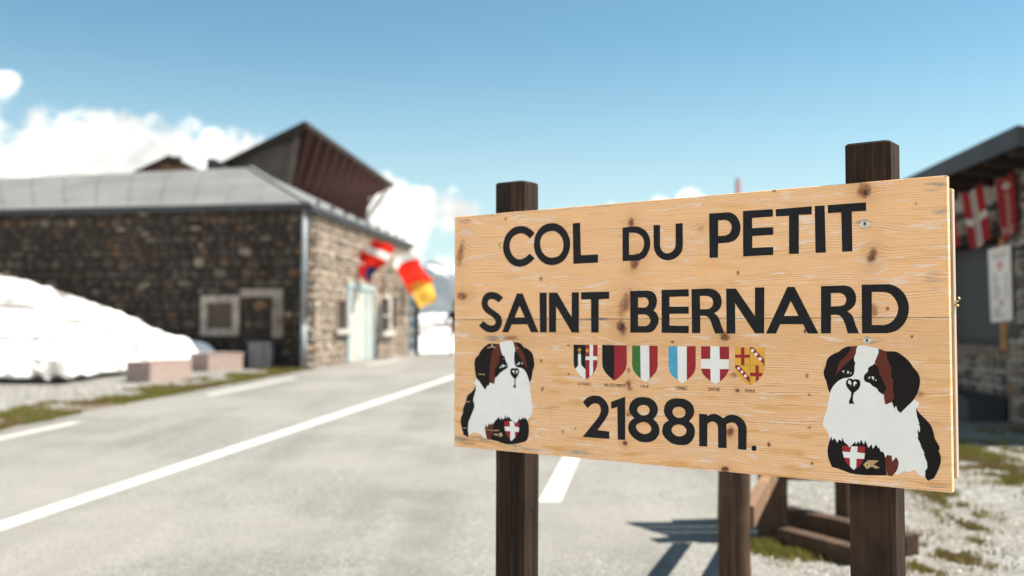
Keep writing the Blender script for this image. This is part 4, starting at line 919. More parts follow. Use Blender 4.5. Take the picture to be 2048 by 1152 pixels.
def masonry(wall, parent, m, t0, t1, z0f, z1f, holes, nmax, seed, hr_=(0.12, 0.25), wr_=(0.16, 0.5), vis=None, proud=(0.02, 0.06), g=0.012, tilt=.09):
    rnd = random.Random(seed); items = []
    z = z0f
    while z < z1f - 0.03:
        h = min(rnd.uniform(*hr_), z1f - z); t = t0 - rnd.uniform(0, .2)
        while t < t1:
            w = rnd.uniform(*wr_); w = w if h > 0.16 else w * 0.8
            a, b_ = max(t, t0), min(t + w, t1)
            if b_ - a > 0.07:
                # split some cells in two for a rubble look
                cells = [(a, b_, z, z + h)]
                if rnd.random() < 0.35 and h > 0.15: q = rnd.uniform(.4, .6); cells = [(a, b_, z, z + h*q), (a, b_, z + h*q, z + h)]
                for ca, cb, cz0, cz1 in cells:
                    if any(ca < hb - 0.02 and cb > ha + 0.02 and cz0 < hz1 - 0.02 and cz1 > hz0 + 0.02 for ha, hb, hz0, hz1 in holes):
                        # trim against the opening
                        ok = True
                        for ha, hb, hz0, hz1 in holes:
                            if ca < hb - 0.02 and cb > ha + 0.02 and cz0 < hz1 - 0.02 and cz1 > hz0 + 0.02:
                                if ca < ha - 0.08: cb = ha
                                elif cb > hb + 0.08: ca = hb
                                else: ok = False
                        if not ok or cb - ca < 0.07: continue
                    items.append((ca, cb, cz0, cz1, rnd.randrange(14), rnd.uniform(*proud), rnd.random() < .5, rnd.uniform(-tilt, tilt)))
            t += w
        z += h
    def mat_of(it):
        ca, cb, cz0, cz1, v, pr_, fl, rot = it
        X = wall.d * ((cb - ca - g) * (-1 if fl else 1)); Z = Vector((0, 0, cz1 - cz0 - g)); Yv = wall.n * (pr_ + 0.02)
        c, s = math.cos(rot), math.sin(rot)
        M = Matrix((X.to_4d(), Yv.to_4d(), Z.to_4d(), (0, 0, 0, 1))).transposed()
        M[3] = (0, 0, 0, 1)
        M = Matrix.Translation(wall.P((ca + cb) / 2, (cz0 + cz1) / 2, -0.02)) @ Matrix(((M[0][0], M[0][1], M[0][2], 0), (M[1][0], M[1][1], M[1][2], 0), (M[2][0], M[2][1], M[2][2], 0), (0, 0, 0, 1)))
        return M @ Matrix.Rotation(rot, 4, 'Y')
    def key(it):
        vis_ = vis(it) if vis else True
        return (0 if vis_ else 1, -(it[1] - it[0]) * (it[3] - it[2]))
    items.sort(key=key)
    for it in items[:nmax]:
        ck = (m.name, it[4])
        if ck not in MESHC:
            vs, fs = VARS[it[4]]; me = mesh('stone', vs, fs, True); me.materials.append(m); MESHC[ck] = me
        o = bpy.data.objects.new('stone', MESHC[ck]); COL.objects.link(o); o.parent = parent
        M = mat_of(it)
        # drop the small shear so that the stone keeps a clean location, rotation and scale
        loc, rot_, sc = M.decompose(); o.location = loc; o.rotation_euler = rot_.to_euler(); 
        flip = M.to_3x3().determinant() < 0
        o.scale = sc
    b = MB()
    for it in items[nmax:]:
        M = mat_of(it); vs, fs = VARS[it[4]]; b.add([M @ Vector(v) for v in vs], fs)
    if items[nmax:]:
        me = mesh('small_stones', b.v, b.f, True); bm = bmesh.new(); bm.from_mesh(me); bmesh.ops.recalc_face_normals(bm, faces=bm.faces); bm.to_mesh(me); bm.free()
        o = link('small_stones', me, m, parent); o['kind'] = 'stuff'
    return len(items)
MESHC = {}

E0 = at(616, 405, 23.55)
EL = at_z(-140, 421.5, E0.z)
RP = at(500, 335, 29.5); RLf = at_z(-160, 363, RP.z)
dL = Vector((EL.x - E0.x, EL.y - E0.y)).normalized()
C0 = Vector((-4.87, 23.7))
dR = Vector((math.sin(R(6.2)), math.cos(R(6.2))))
nL = Vector((-dL.y, dL.x)); nL = nL if nL.y < 0 else -nL
nR = Vector((dR.y, -dR.x))
WL = Wall(C0, dL, nL); WR = Wall(C0, dR, nR)
LWL, LWR = 12.0, 11.7
zev = E0.z - 0.02
bld = empty('stone_building', (C0.x, C0.y, 0.28), 'long rubble stone building with a grey hipped roof across the road, behind the snow drift', 'building')
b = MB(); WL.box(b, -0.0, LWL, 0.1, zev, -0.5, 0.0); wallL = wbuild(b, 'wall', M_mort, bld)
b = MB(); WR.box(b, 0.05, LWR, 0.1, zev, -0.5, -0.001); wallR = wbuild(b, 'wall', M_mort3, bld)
b = MB(); Wb2 = Wall((WL.P(LWL, 0)).xy, dR, -nR); Wb2.box(b, 0, 12.4, 0.1, zev, -0.5, 0); e2 = WR.P(LWR, 0); Wall(e2.xy, dL, -nL).box(b, 0, 12, .1, zev, -0.5, -0.01); wbuild(b, 'rear_wall', M_mort, bld)
holesL = [WL.rect(402, 590, 481, 673), WL.rect(481, 578, 568, 600), WL.rect(543, 598, 568, 678)]
vL = lambda it: (lambda x: x > -20)(0) and it[0] < 8.0 and it[3] > 0.9
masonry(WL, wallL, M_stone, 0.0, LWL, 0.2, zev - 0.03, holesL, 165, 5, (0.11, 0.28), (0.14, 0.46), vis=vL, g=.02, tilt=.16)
holesR = [WR.rect(668, 596, 694, 668), WR.rect(692, 563, 746, 735), WR.rect(752, 588, 782, 672), WR.rect(784, 592, 794, 655)]
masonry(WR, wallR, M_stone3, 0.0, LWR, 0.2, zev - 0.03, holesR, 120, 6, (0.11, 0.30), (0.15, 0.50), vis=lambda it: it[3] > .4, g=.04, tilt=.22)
# openings, left wall
def frame(wall, parent, x0, y0, x1, y1, bw, bh, m, mi, dep=0.05, inner_name='pane', nm='window'):
    t0, t1, z0, z1 = wall.rect(x0, y0, x1, y1); b = MB(); w = abs(wall.hit(x0 + bw, y0)[0] - wall.hit(x0, y0)[0]); h = abs(wall.hit(x0, y0 + bh)[1] - wall.hit(x0, y0)[1])
    wall.box(b, t0, t1, z1 - h, z1, -0.02, dep); wall.box(b, t0, t1, z0, z0 + h, -0.02, dep + 0.03); wall.box(b, t0, t0 + w, z0 + h, z1 - h, -0.02, dep); wall.box(b, t1 - w, t1, z0 + h, z1 - h, -0.02, dep)
    f = wbuild(b, nm, m, parent, bevel=0.01, seg=1)
    b = MB(); wall.box(b, t0 + w, t1 - w, z0 + h, z1 - h, -0.02, 0.006); wbuild(b, inner_name, mi, f)
    return f, (t0 + w, t1 - w, z0 + h, z1 - h)
M_shut = m_wood_dark('brown_shutter', (0.05, 0.038, 0.03), (0.13, 0.10, 0.08))
fw, rc = frame(WL, bld, 403, 591, 480, 672, 14, 15, M_plaster, M_shut, 0.06, 'shutter')
b = MB(); WL.pxbox(b, 482, 578, 567, 594, -0.01, 0.05); wbuild(b, 'lintel', simple('grey_stone_lintel', (0.24, 0.205, 0.175), 0.9, 0.3, 3), bld, bevel=0.01)
b = MB(); WL.pxbox(b, 545, 594.4, 567, 676, -0.01, 0.045); wbuild(b, 'jamb', simple('faded_plaster', (0.17, 0.14, 0.115), 0.95, 0.5, 4), bld, bevel=0.01)
# openings, sunlit wall
M_pale = simple('pale_blue_door_paint', (0.26, 0.36, 0.38), 0.6, 0.12, 3); M_doorw = simple('off_white_door_paint', (0.38, 0.38, 0.345), 0.6, 0.15, 2)
f1, _ = frame(WR, bld, 669, 598, 693, 662, 3, 2.2, simple('stone_reveal', (0.25, 0.19, 0.14), 0.9, 0.2, 3), M_interior, 0.05, 'pane')
b = MB(); WR.pxbox(b, 665, 659, 696, 668, -0.01, 0.14); wbuild(b, 'window_sill', M_plaster_sun, f1, bevel=0.01)
t0, t1, z0, z1 = WR.rect(693, 565, 745, 729); z0 = 0.31
b = MB(); w_ = 0.16; WR.box(b, t0, t1, z1 - 0.15, z1, -0.02, 0.06); WR.box(b, t0, t0 + w_, z0, z1 - .15, -0.02, 0.06); WR.box(b, t1 - w_, t1, z0, z1 - .15, -0.02, 0.06)
door = wbuild(b, 'door_frame', M_pale, bld, bevel=0.01)
tm = (t0 + t1) / 2
b = MB(); WR.box(b, t0 + w_, tm - .01, z0, z1 - .15, -0.02, 0.02); wbuild(b, 'door_leaf', M_doorw, door)
b = MB(); WR.box(b, tm + .01, t1 - w_, z0, z1 - .15, -0.02, 0.018); wbuild(b, 'door_leaf', M_doorw, door)
b = MB(); WR.box(b, tm + 0.55, tm + 0.85, z0, z1 - .15, 0.018, 0.04); wbuild(b, 'door_strip', M_pale, door)
f2, _ = frame(WR, bld, 754, 590, 780, 668, 5, 6, M_plaster_sun, M_interior, 0.06, 'pane')
b = MB(); WR.pxbox(b, 750, 664, 784, 672, -0.01, 0.14); wbuild(b, 'window_sill', M_plaster_sun, f2, bevel=0.01)
b = MB(); WR.pxbox(b, 755, 630, 779, 634, 0.0, 0.05); wbuild(b, 'transom', M_plaster_sun, f2)
b = MB(); WR.pxbox(b, 785, 593, 793, 654, -0.01, 0.02); wbuild(b, 'slit_opening', M_interior, bld)
# roof
def face_slab(pts, th, name, m, parent):
    n = (Vector(pts[1]) - Vector(pts[0])).cross(Vector(pts[2]) - Vector(pts[0])).normalized(); n = n if n.z > 0 else -n
    a = [Vector(p) for p in pts]; c = [p - n * th for p in a]; k = len(a); b = MB()
    b.add(a + c, [tuple(range(k)), tuple(range(k, 2*k))[::-1]] + [(i, (i+1) % k, k + (i+1) % k, k + i) for i in range(k)])
    return wbuild(b, name, m, parent)
EF = E0 + Vector((dR.x, dR.y, 0)) * 11.95
EB = EF + Vector((dL.x, dL.y, 0)) * 13.5
ELf = E0 + Vector((dL.x, dL.y, 0)) * (EL - E0).length
roof = face_slab([E0, ELf, RLf, RP], 0.10, 'roof', M_roof, bld)
hip = face_slab([E0, RP, EF], 0.10, 'roof', M_roof, bld)
rear = face_slab([EF, RP, RLf, EB], 0.10, 'roof', M_roof, bld)
nrm = (ELf - E0).cross(RP - E0).normalized(); nrm = nrm if nrm.z > 0 else -nrm
for k in range(12):
    s = (k + 0.5) / 12; a = E0.lerp(ELf, s); a2 = RP.lerp(RLf, max(0, (s - 0.19) / 0.81)) if s > 0.19 else E0.lerp(RP, s / 0.19)
    b = MB(); b.bar(a - nrm * .001, a2 - nrm * .001, 0.010, 0.008, nrm); b.build('seam', M_roof, roof)
b = MB(); b.bar(E0 + Vector((0, -0.03, -0.10)), ELf + Vector((0, -0.03, -0.10)), 0.10, 0.13); wbuild(b, 'gutter', M_darkmetal, bld)
b = MB(); b.bar(E0 + Vector((0.03, 0, -0.11)), EF + Vector((0.03, 0, -0.11)), 0.10, 0.15); wbuild(b, 'gutter', M_darkmetal, bld)
b = MB(); b.bar(E0 + Vector((0, 0.02, 0.015)), RP + Vector((0, 0, 0.03)), 0.14, 0.03); wbuild(b, 'hip_cap', M_roof, bld)
dR3 = Vector((dR.x, dR.y, 0))
for k in range(9):
    p = E0 + dR3 * (1.2 + k * 1.25) + Vector((-0.12, 0, 0.09)); b = MB(); b.box(-.03, .03, -.12, .12, 0, .09, Matrix.Translation(p)); wbuild(b, 'snow_guard', M_darkmetal, bld)
# rafter ends under the front eave
for k in range(14):
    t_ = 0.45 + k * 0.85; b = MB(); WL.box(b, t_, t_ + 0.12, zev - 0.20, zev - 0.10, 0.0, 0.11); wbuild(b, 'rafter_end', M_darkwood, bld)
# downpipe at the corner
p = WL.P(0.05, 0, 0.10)
b = MB(); b.tube([(p.x, p.y, 0.30), (p.x, p.y, 1.35)], 0.075, 12); b.tube([(p.x, p.y, 1.35), (p.x, p.y, zev - .12)], 0.062, 12)
dp = wbuild(b, 'downpipe', M_pipe, bld, smooth=True)
for z in (1.35, 2.6): b = MB(); b.tube([(p.x, p.y, z), (p.x, p.y, z + .08)], 0.085, 12); b.build('bracket', M_pipe, dp)

# grey service cabinet against the dark wall
cab = WL.rect(511, 683, 552, 729); zc = 0.29
cb = empty('service_cabinet', WL.P((cab[0] + cab[1]) / 2, zc, 0.3), 'grey service cabinet standing against the shaded stone wall left of the downpipe', 'cabinet')
M_cab = simple('grey_cabinet', (0.15, 0.14, 0.145), 0.6, 0.12, 3)
b = MB(); WL.box(b, cab[0], cab[1], zc, cab[3], 0.10, 0.42); wbuild(b, 'body', M_cab, cb, bevel=0.01)
b = MB(); WL.box(b, cab[0] + 0.17, cab[1] - 0.03, zc + .05, cab[3] - .04, 0.42, 0.435); wbuild(b, 'door', simple('grey_door', (0.18, 0.17, 0.175), 0.6, 0.1, 3), cb, bevel=0.004)

# pinkish stone blocks beside the road
M_block = simple('pink_granite', (0.30, 0.222, 0.195), 0.85, 0.22, 14, 0.3, 0.3)
def block(px, py, L, D, Hh, label, az=14):
    g = on_ground(px, py); az = R(az); o = empty('stone_block', g, label, 'stone block', 'pinkish stone blocks beside the road')
    d = Vector((math.sin(az), math.cos(az), 0)); s = Vector((-math.cos(az), math.sin(az), 0))
    b = MB(); vs = [g + d * i * L + s * j * D + Vector((0, 0, k * Hh - 0.03)) for k in (0, 1) for i, j in ((0, 0), (1, 0), (1, 1), (0, 1))]
    b.add(vs, [(0,1,2,3),(4,5,6,7),(0,1,5,4),(1,2,6,5),(2,3,7,6),(3,0,4,7)]); wbuild(b, 'block', M_block, o, bevel=0.02, seg=2)
    b = MB(); vs = [g + d * i * L + s * j * D + Vector((0, 0, k - 0.03)) for k in (Hh, Hh + 0.02) for i, j in ((-.01, -.02), (1.01, -.02), (1.01, 1.02), (-.01, 1.02))]
    b.add(vs, [(0,1,2,3),(4,5,6,7),(0,1,5,4),(1,2,6,5),(2,3,7,6),(3,0,4,7)]); wbuild(b, 'top_slab', M_block, o, bevel=0.008, seg=1)
block(300, 765, 1.42, 0.52, 0.40, 'pinkish stone block nearer the snow drift, its shaded end showing')
block(416, 743, 1.04, 0.60, 0.42, 'pinkish stone block below the framed window, behind the other block', 32)

# ================================================================== BUILDINGS BEHIND
M_red = m_wood_dark('oxblood_boards', (0.022, 0.005, 0.004), (0.062, 0.014, 0.011)); M_rbat = m_wood_dark('brown_battens', (0.035, 0.014, 0.011), (0.085, 0.042, 0.034))
M_gboard = m_wood_dark('grey_boards', (0.07, 0.058, 0.052), (0.17, 0.145, 0.13))
T0 = at(610, 249, 32.0); T1 = at_z(786, 372, T0.z)
B0 = at(578, 366, 34.6); B1 = at(737, 441, 49.0)
tb = empty('timber_hall', (B0.x - 1.5, 33, 0.3), 'dark red timber building with high slanting slatted side, rising behind the grey roof', 'building')
U0 = B0 + Vector((0, 0, 0))
dn = (B0 - T0); far_d = (T1 - T0)
# solid slanting red board wall, stopping short of the open struts at the far end
def slant(s, v): return (T0 + far_d * s).lerp(B0 + (B1 - B0) * s, v)
b = MB(); inn = Vector((-0.12, 0.0, -0.03))
lo = Vector((0, 0, -1.3))
def proj(p):
    q = p - Vector((0, 0, CAMZ)); F = Vector((0, math.cos(PITCH), math.sin(PITCH))); U = Vector((0, -math.sin(PITCH), math.cos(PITCH)))
    return (1024 + FPX * q.x / q.dot(F), 576 - FPX * q.dot(U) / q.dot(F))
def find(x, y):
    return min(((s_ / 100, v_ / 50) for s_ in range(60, 104) for v_ in range(0, 60)), key=lambda a: (proj(slant(*a))[0] - x) ** 2 + (proj(slant(*a))[1] - y) ** 2)
ptl = [slant(.01, .03), slant(.99, .03), slant(*find(738, 397)), slant(*find(733, 436)), slant(.01, 1.0)]
b.add(ptl, [(0, 1, 2, 3, 4)]); q = [v + inn for v in ptl]; b.add(q, [(0, 1, 2, 3, 4)]); b.f += [(i, (i+1) % 5, 5 + (i+1) % 5, 5 + i) for i in range(5)]
sw = wbuild(b, 'slanting_wall', M_red, tb)
b = MB(); Bn = [slant(0, 1), slant(*find(733, 436))]; b.add([Bn[0], Bn[1], Bn[1] + Vector((0, 0, -3.5)), Bn[0] + Vector((0, 0, -3.5))] + [v + Vector((-.2, 0, 0)) for v in (Bn[0], Bn[1], Bn[1] + Vector((0, 0, -3.5)), Bn[0] + Vector((0, 0, -3.5)))], [(0,1,2,3),(4,5,6,7),(0,1,5,4),(1,2,6,5),(2,3,7,6),(3,0,4,7)]); wbuild(b, 'lower_wall', M_red, tb)
for k in range(11):
    s = 0.015 + k * 0.083; a = slant(s, .05) + Vector((.07, 0, -.02)); c = slant(min(s, .96), .99) + Vector((.07, 0, 0))
    b = MB(); b.bar(a, c, 0.10, 0.09, (1, 0, 0)); b.build('batten', M_rbat, sw)
for k in range(4):
    s = 0.925 + k * 0.021; a = slant(s, .10); c = slant(s, 1.5); b = MB(); b.bar(a, c, 0.035, 0.035, (1, 0, 0)); wbuild(b, 'strut', M_gboard, tb)
# mono pitch roof falling to the left
G0 = at(446, 330, 32.3); G0 = G0 + (G0 - T0) * 0.25; G1 = G0 + far_d; up = Vector((0, 0, 0.12))
face_slab([T0 + up, T1 + up, G1 + up, G0 + up], 0.14, 'roof', M_darkmetal, tb)
b = MB(); b.bar(T0, G0, 0.10, 0.20); wbuild(b, 'verge_board', M_darkwood, tb)
b = MB(); b.bar(T0 + Vector((.03, 0, 0)), T1 + Vector((.03, 0, 0)), 0.08, 0.18); wbuild(b, 'eave_board', M_darkwood, tb)
# near gable wall of grey boards, set back under the roof
gy = 32.8; slope = (T0.z - G0.z) / (T0.x - G0.x)
ztop = lambda x: T0.z - 0.10 - slope * (T0.x + far_d.x * (gy - T0.y) / far_d.y - x)
rt, rb = at(600, 258, gy), at(573, 372, gy)
xr = lambda z: rb.x + (rt.x - rb.x) * (z - rb.z) / (rt.z - rb.z)
for k in range(13):
    x0 = rt.x - k * 0.225; x1 = x0 - 0.218; y_ = gy + 0.012 * (k % 2); z0 = 3.5
    if k < 3: ring = [(x1, max(z0, rb.z + (x1 - rb.x) / (rt.x - rb.x) * (rt.z - rb.z))), (x0, max(z0, rb.z + (x0 - rb.x) / (rt.x - rb.x) * (rt.z - rb.z))), (x0, ztop(x0) + .01), (x1, ztop(x1) + .01)]
    else: ring = [(x1, z0), (x0, z0), (x0, ztop(x0)), (x1, ztop(x1))]
    m_ = len(ring); b = MB(); b.add([(x, y_, z) for x, z in ring] + [(x, y_ + .04, z) for x, z in ring], [tuple(range(m_)), tuple(range(m_, 2*m_))[::-1]] + [(i, (i+1) % m_, m_+(i+1) % m_, m_+i) for i in range(m_)]); wbuild(b, 'plank', M_gboard, tb)
b = MB(); b.bar(at(597, 262, gy - .08), at(572, 380, gy - .08), 0.22, 0.10, (0, 1, 0)); wbuild(b, 'corner_post', M_gboard, tb)
# chimney-like dark stub at its left
ch = at(430, 333, 31.5); c0 = empty('chimney', (ch.x, ch.y, ch.z - 2), 'small dark chimney showing just above the grey ridge, left of the red timber building', 'chimney')
a0 = at(414, 318, 31.5); a1 = at(428, 317, 31.5); a2 = at(446, 327, 31.5); zb_ = ch.z - 1.0
b = MB(); b.add([(a0.x, a0.y, zb_), (a0.x, a0.y, a0.z), (a1.x, a1.y, a1.z), (a2.x, a2.y, a2.z), (a2.x, a2.y, zb_)] + [(p_[0], p_[1] + .5, p_[2]) for p_ in ((a0.x, a0.y, zb_), (a0.x, a0.y, a0.z), (a1.x, a1.y, a1.z), (a2.x, a2.y, a2.z), (a2.x, a2.y, zb_))],
  [(0,1,2,3,4),(9,8,7,6,5)] + [(i, (i+1) % 5, 5+(i+1) % 5, 5+i) for i in range(5)]); wbuild(b, 'stack', M_darkmetal, c0)
# small tan gable farther left
Yh = 46.0; ap = at(345, 313, Yh); gl = at(262, 352, Yh); gr = at(412, 346, Yh)
hs = empty('small_house', (ap.x, Yh, 0.3), 'small house behind the long grey roof, only its tan gable top showing', 'house')
b = MB(); vs = [(gl.x + .3, Yh, 0.2), (gr.x - .3, Yh, 0.2), (gr.x - .3, Yh, gr.z + .1), (ap.x, Yh, ap.z - .15), (gl.x + .3, Yh, gl.z + .1)]; vs2 = [(x, y + 7, z) for x, y, z in vs]
b.add(vs + vs2, [(0,1,2,3,4),(9,8,7,6,5)] + [(i, (i+1) % 5, 5+(i+1) % 5, 5+i) for i in range(5)]); wbuild(b, 'wall', simple('tan_render', (0.20, 0.125, 0.08), 0.9, 0.15, 1), hs)
for e in (gl, gr):
    face_slab([(ap.x, Yh - .5, ap.z), (ap.x, Yh + 7.5, ap.z), (e.x, Yh + 7.5, e.z), (e.x, Yh - .5, e.z)], 0.15, 'roof', simple('brown_roof', (0.08, 0.05, 0.04), 0.8, 0.2, 1), hs)
b = MB(); c_ = at(352, 322, Yh); b.box(-.25, .25, -.05, .05, -.2, .2, Matrix.Translation((c_.x, Yh - .02, c_.z))); wbuild(b, 'vent', M_interior, hs)

# ================================================================== FLAGS
def m_cloth(name, c, c2=None):
    m, t, p = base_mat(name, 0.8, 0.15)
    tc = t.new('ShaderNodeTexCoord'); n = t.noise(tc.outputs['Object'], 6, 3, 0.5)
    p.inputs['Base Color'].default_value = (*c, 1)
    tr = t.new('ShaderNodeBsdfTranslucent'); tr.inputs[0].default_value = (*c, 1)
    mx = t.new('ShaderNodeMixShader'); mx.inputs[0].default_value = 0.45
    out = [x for x in t.n if x.type == 'OUTPUT_MATERIAL'][0]
    t.l.new(p.outputs[0], mx.inputs[1]); t.l.new(tr.outputs[0], mx.inputs[2]); t.l.new(mx.outputs[0], out.inputs[0])
    return m
F_red = m_cloth('red_flag_cloth', (0.62, 0.025, 0.018)); F_white = m_cloth('white_flag_cloth', (0.75, 0.74, 0.73)); F_navy = m_cloth('navy_flag_cloth', (0.03, 0.04, 0.14))
F_yel = m_cloth('yellow_flag_cloth', (0.88, 0.52, 0.10)); F_dred = m_cloth('dark_red_flag_cloth', (0.28, 0.016, 0.018)); F_org = m_cloth('orange_red_flag_cloth', (0.70, 0.035, 0.02))
FM = [F_red, F_white, F_navy, F_yel, F_dred, F_org]
def cloth(name, quad, cf, parent, nu=22, nv=22, rip=0.09, ph=0.0, label=None, mats=None):
    p00, p10, p11, p01 = [Vector(p) for p in quad]; nrm = (p10 - p00).cross(p01 - p00).normalized(); vs = []; fs = []; mi = []
    for j in range(nv + 1):
        for i in range(nu + 1):
            u, v = i / nu, j / nv; p = p00.lerp(p10, u).lerp(p01.lerp(p11, u), v)
            w = rip * (math.sin(u * 7 + v * 2 + ph) * 0.7 + math.sin(v * 6 - u * 3 + ph * 2) * 0.5) * (0.3 + u)
            vs.append(p + nrm * w + (p01 - p00) * 0.05 * math.sin(u * 5 + ph))
    for j in range(nv):
        for i in range(nu):
            a = j * (nu + 1) + i; fs.append((a, a + 1, a + nu + 2, a + nu + 1)); mi.append(cf((i + .5) / nu, (j + .5) / nv))
    me = mesh(name, vs, fs, True)
    for m in (mats or FM): me.materials.append(m)
    me.polygons.foreach_set('material_index', mi)
    o = bpy.data.objects.new(name, me); COL.objects.link(o); o.parent = parent
    if parent.type == 'EMPTY': o.matrix_parent_inverse = Matrix.Translation(-parent.location)
    if label: o['label'] = label
    return o
def flag_quad(px, Ys): return [at(x, y, Y) for (x, y), Y in zip(px, Ys)]
def flag(label, px, Ys, cf, foot, tip, ph, group='flags on the sunlit wall'):
    f0, t0 = Vector(foot), Vector(tip); o = empty('flag', f0, label, 'flag', group)
    b = MB(); b.tube([f0, t0], 0.018, 8); wbuild(b, 'pole', simple('flag_pole_wood', (0.25, 0.18, 0.12), 0.6, 0.1, 3), o)
    cloth('cloth', flag_quad(px, Ys), cf, o, ph=ph); return o
def cross_cf(u, v):
    return 1 if (0.33 < v < 0.62 or 0.40 < u < 0.58) else 0
flag('red flag with a white cross, upper of the pair over the pale double door', [(750, 475), (788, 496), (754, 541), (710, 514)], (28.2, 27.6, 27.9, 28.4), lambda u, v: 1 if 0.30 < v < 0.60 else (0 if v < .3 else 5),
     WR.P(6.1, 2.55, 0), at(752, 478, 28.1), 0.4)
flag('red flag with a navy patch, lower of the pair over the pale double door', [(710, 513), (760, 520), (740, 572), (700, 543)], (28.5, 28.0, 28.2, 28.6),
     lambda u, v: 2 if (u > .62 and .30 < v < .85) else (1 if (.28 < u < .5 and .1 < v < .35) else (4 if (u > .5 and v > .5) else 0)), WR.P(5.6, 2.3, 0), at(709, 514, 28.5), 1.6)
flag('red flag with a white upper edge, beside the wall corner above the yellow flag', [(783, 524), (826, 500), (868, 560), (820, 588)], (31.5, 30.6, 30.2, 31.0),
     lambda u, v: 1 if v < .22 else (0 if (v < .5 and u < .75) else 5), WR.P(9.6, 2.35, 0), at(783, 521, 31.5), 2.2)
flag('yellow flag hanging below the red one at the end of the stone building', [(816, 574), (868, 552), (872, 602), (842, 618)], (30.9, 30.3, 30.2, 30.7), lambda u, v: 3, WR.P(10.6, 2.0, 0), at(819, 577, 30.95), 3.1)
# pink pennant far behind the sign
pn = on_ground(1476, 712); pn = Vector((at(1471, 600, 27).x, 27, gh(27)))
o = empty('pennant', pn, 'faded red pennant, its tip just above the top edge of the wooden sign', 'pennant')
tp = at(1474, 355, 27)
b = MB(); b.tube([pn, (tp.x - .02, 27, tp.z)], 0.03, 8); wbuild(b, 'pole', M_pipe, o)
cloth('cloth', [at(1474, 356, 27), at(1481, 358, 27), at(1483, 470, 27), at(1474, 470, 27)], lambda u, v: 0, o, rip=0.02, mats=[m_cloth('faded_red_cloth', (0.78, 0.36, 0.36))])

# dark post with pale blue information panel at the building's end
ip = Vector((at(824, 706, 34).x, 34, gh(34))); o = empty('information_panel', ip, 'dark post with pale blue panel at the far end of the stone building', 'panel')
b = MB(); b.box(.10, .24, -.06, .06, -.05, 2.35, Matrix.Translation(ip)); wbuild(b, 'post', M_interior, o)
b = MB(); b.box(-.13, .10, -.03, .03, .12, 2.0, Matrix.Translation(ip)); pp = wbuild(b, 'panel', simple('pale_blue_panel', (0.60, 0.74, 0.82), 0.6, 0.05, 3), o)
for k in range(5): b = MB(); b.box(-.11, .08, -.037, -.031, .25 + k * .36, .42 + k * .36, Matrix.Translation(ip)); b.build('text_block', M_plaster_sun if k % 2 else simple('panel_grey_blue', (0.2, 0.3, 0.36), 0.6, 0.05, 3), pp)
b = MB(); b.bar(ip + Vector((-.22, 0, 2.48)), ip + Vector((.34, 0, 2.36)), 0.5, 0.08); wbuild(b, 'small_roof', M_darkmetal, o)
#==PART3==
# ================================================================== RIGHT BUILDING
dW = Vector((math.sin(R(5)), math.cos(R(5)))); nW = Vector((-dW.y, dW.x))
WS = Wall((5.82, 10.35), dW, nW)
shop = empty('stone_shop', (5.9, 10.4, 0.13), 'grey stone building with overhanging dark roof and closed roller shutter, at the right edge', 'building')
ZS = 3.15
sr = WS.rect(2010, 492, 1870, 690)  # shutter opening
tA, tB = WS.hit(2011, 600)[0], WS.hit(1850, 600)[0]
zS0, zS1 = WS.hit(2011, 691)[1], WS.hit(2011, 470)[1]
b = MB(); WS.box(b, 0.0, tA, 0.0, ZS, -0.4, 0.0); WS.box(b, tB, 9.5, 0.0, ZS, -0.4, 0.0); WS.box(b, tA, tB, 0.0, zS0 - .12, -0.4, 0.0); WS.box(b, tA, tB, zS1, ZS, -0.4, -0.02)
sw_ = wbuild(b, 'wall', M_mort2, shop)
masonry(WS, sw_, M_stone2, 0.0, tA, 0.05, ZS - 0.05, [], 130, 21, (0.13, 0.26), (0.16, 0.42), proud=(0.015, 0.05))
masonry(WS, sw_, M_stone2, tA, tB, 0.05, zS0 - .13, [], 40, 22, (0.12, 0.2), (0.12, 0.3), proud=(0.01, 0.03))
masonry(WS, sw_, M_stone2, tA, tB, zS1 + .12, ZS - .3, [], 30, 23, (0.12, 0.2), (0.2, 0.4), proud=(0.01, 0.03))
masonry(WS, sw_, M_stone2, tB, 9.5, 0.05, ZS - 0.05, [], 0, 24, (0.13, 0.26), (0.16, 0.42), proud=(0.015, 0.05))
b = MB(); end = WS.P(0, 0, 0); Wall(end.xy, -nW, -dW).box(b, 0.0, 5, 0.0, ZS, -0.4, 0.0); wbuild(b, 'end_wall', M_mort2, shop)
b = MB(); WS.box(b, tA - .02, tB + .05, zS0 - .12, zS0, -0.38, 0.10); wbuild(b, 'counter_ledge', simple('brown_stone_ledge', (0.15, 0.115, 0.09), 0.8, 0.25, 6), shop, bevel=0.01)
b = MB(); WS.box(b, tA, tB, zS1 - .02, zS1 + .12, -0.3, 0.02); wbuild(b, 'lintel', M_darkwood, shop)
M_shutter = simple('anthracite_shutter', (0.028, 0.031, 0.036), 0.5, 0.2, 2)
sh = None; nS = 20; hS = (zS1 - .02 - zS0) / nS
shb = MB(); WS.box(shb, tA, tB, zS0, zS1 - .02, -0.30, -0.26); sh = wbuild(shb, 'roller_shutter', M_black, shop)
for k in range(nS):
    b = MB(); WS.box(b, tA + .01, tB - .01, zS0 + k * hS + .004, zS0 + (k + 1) * hS - .004, -0.26, -0.235); b.build('slat', M_shutter, sh, bevel=0.006, seg=1)
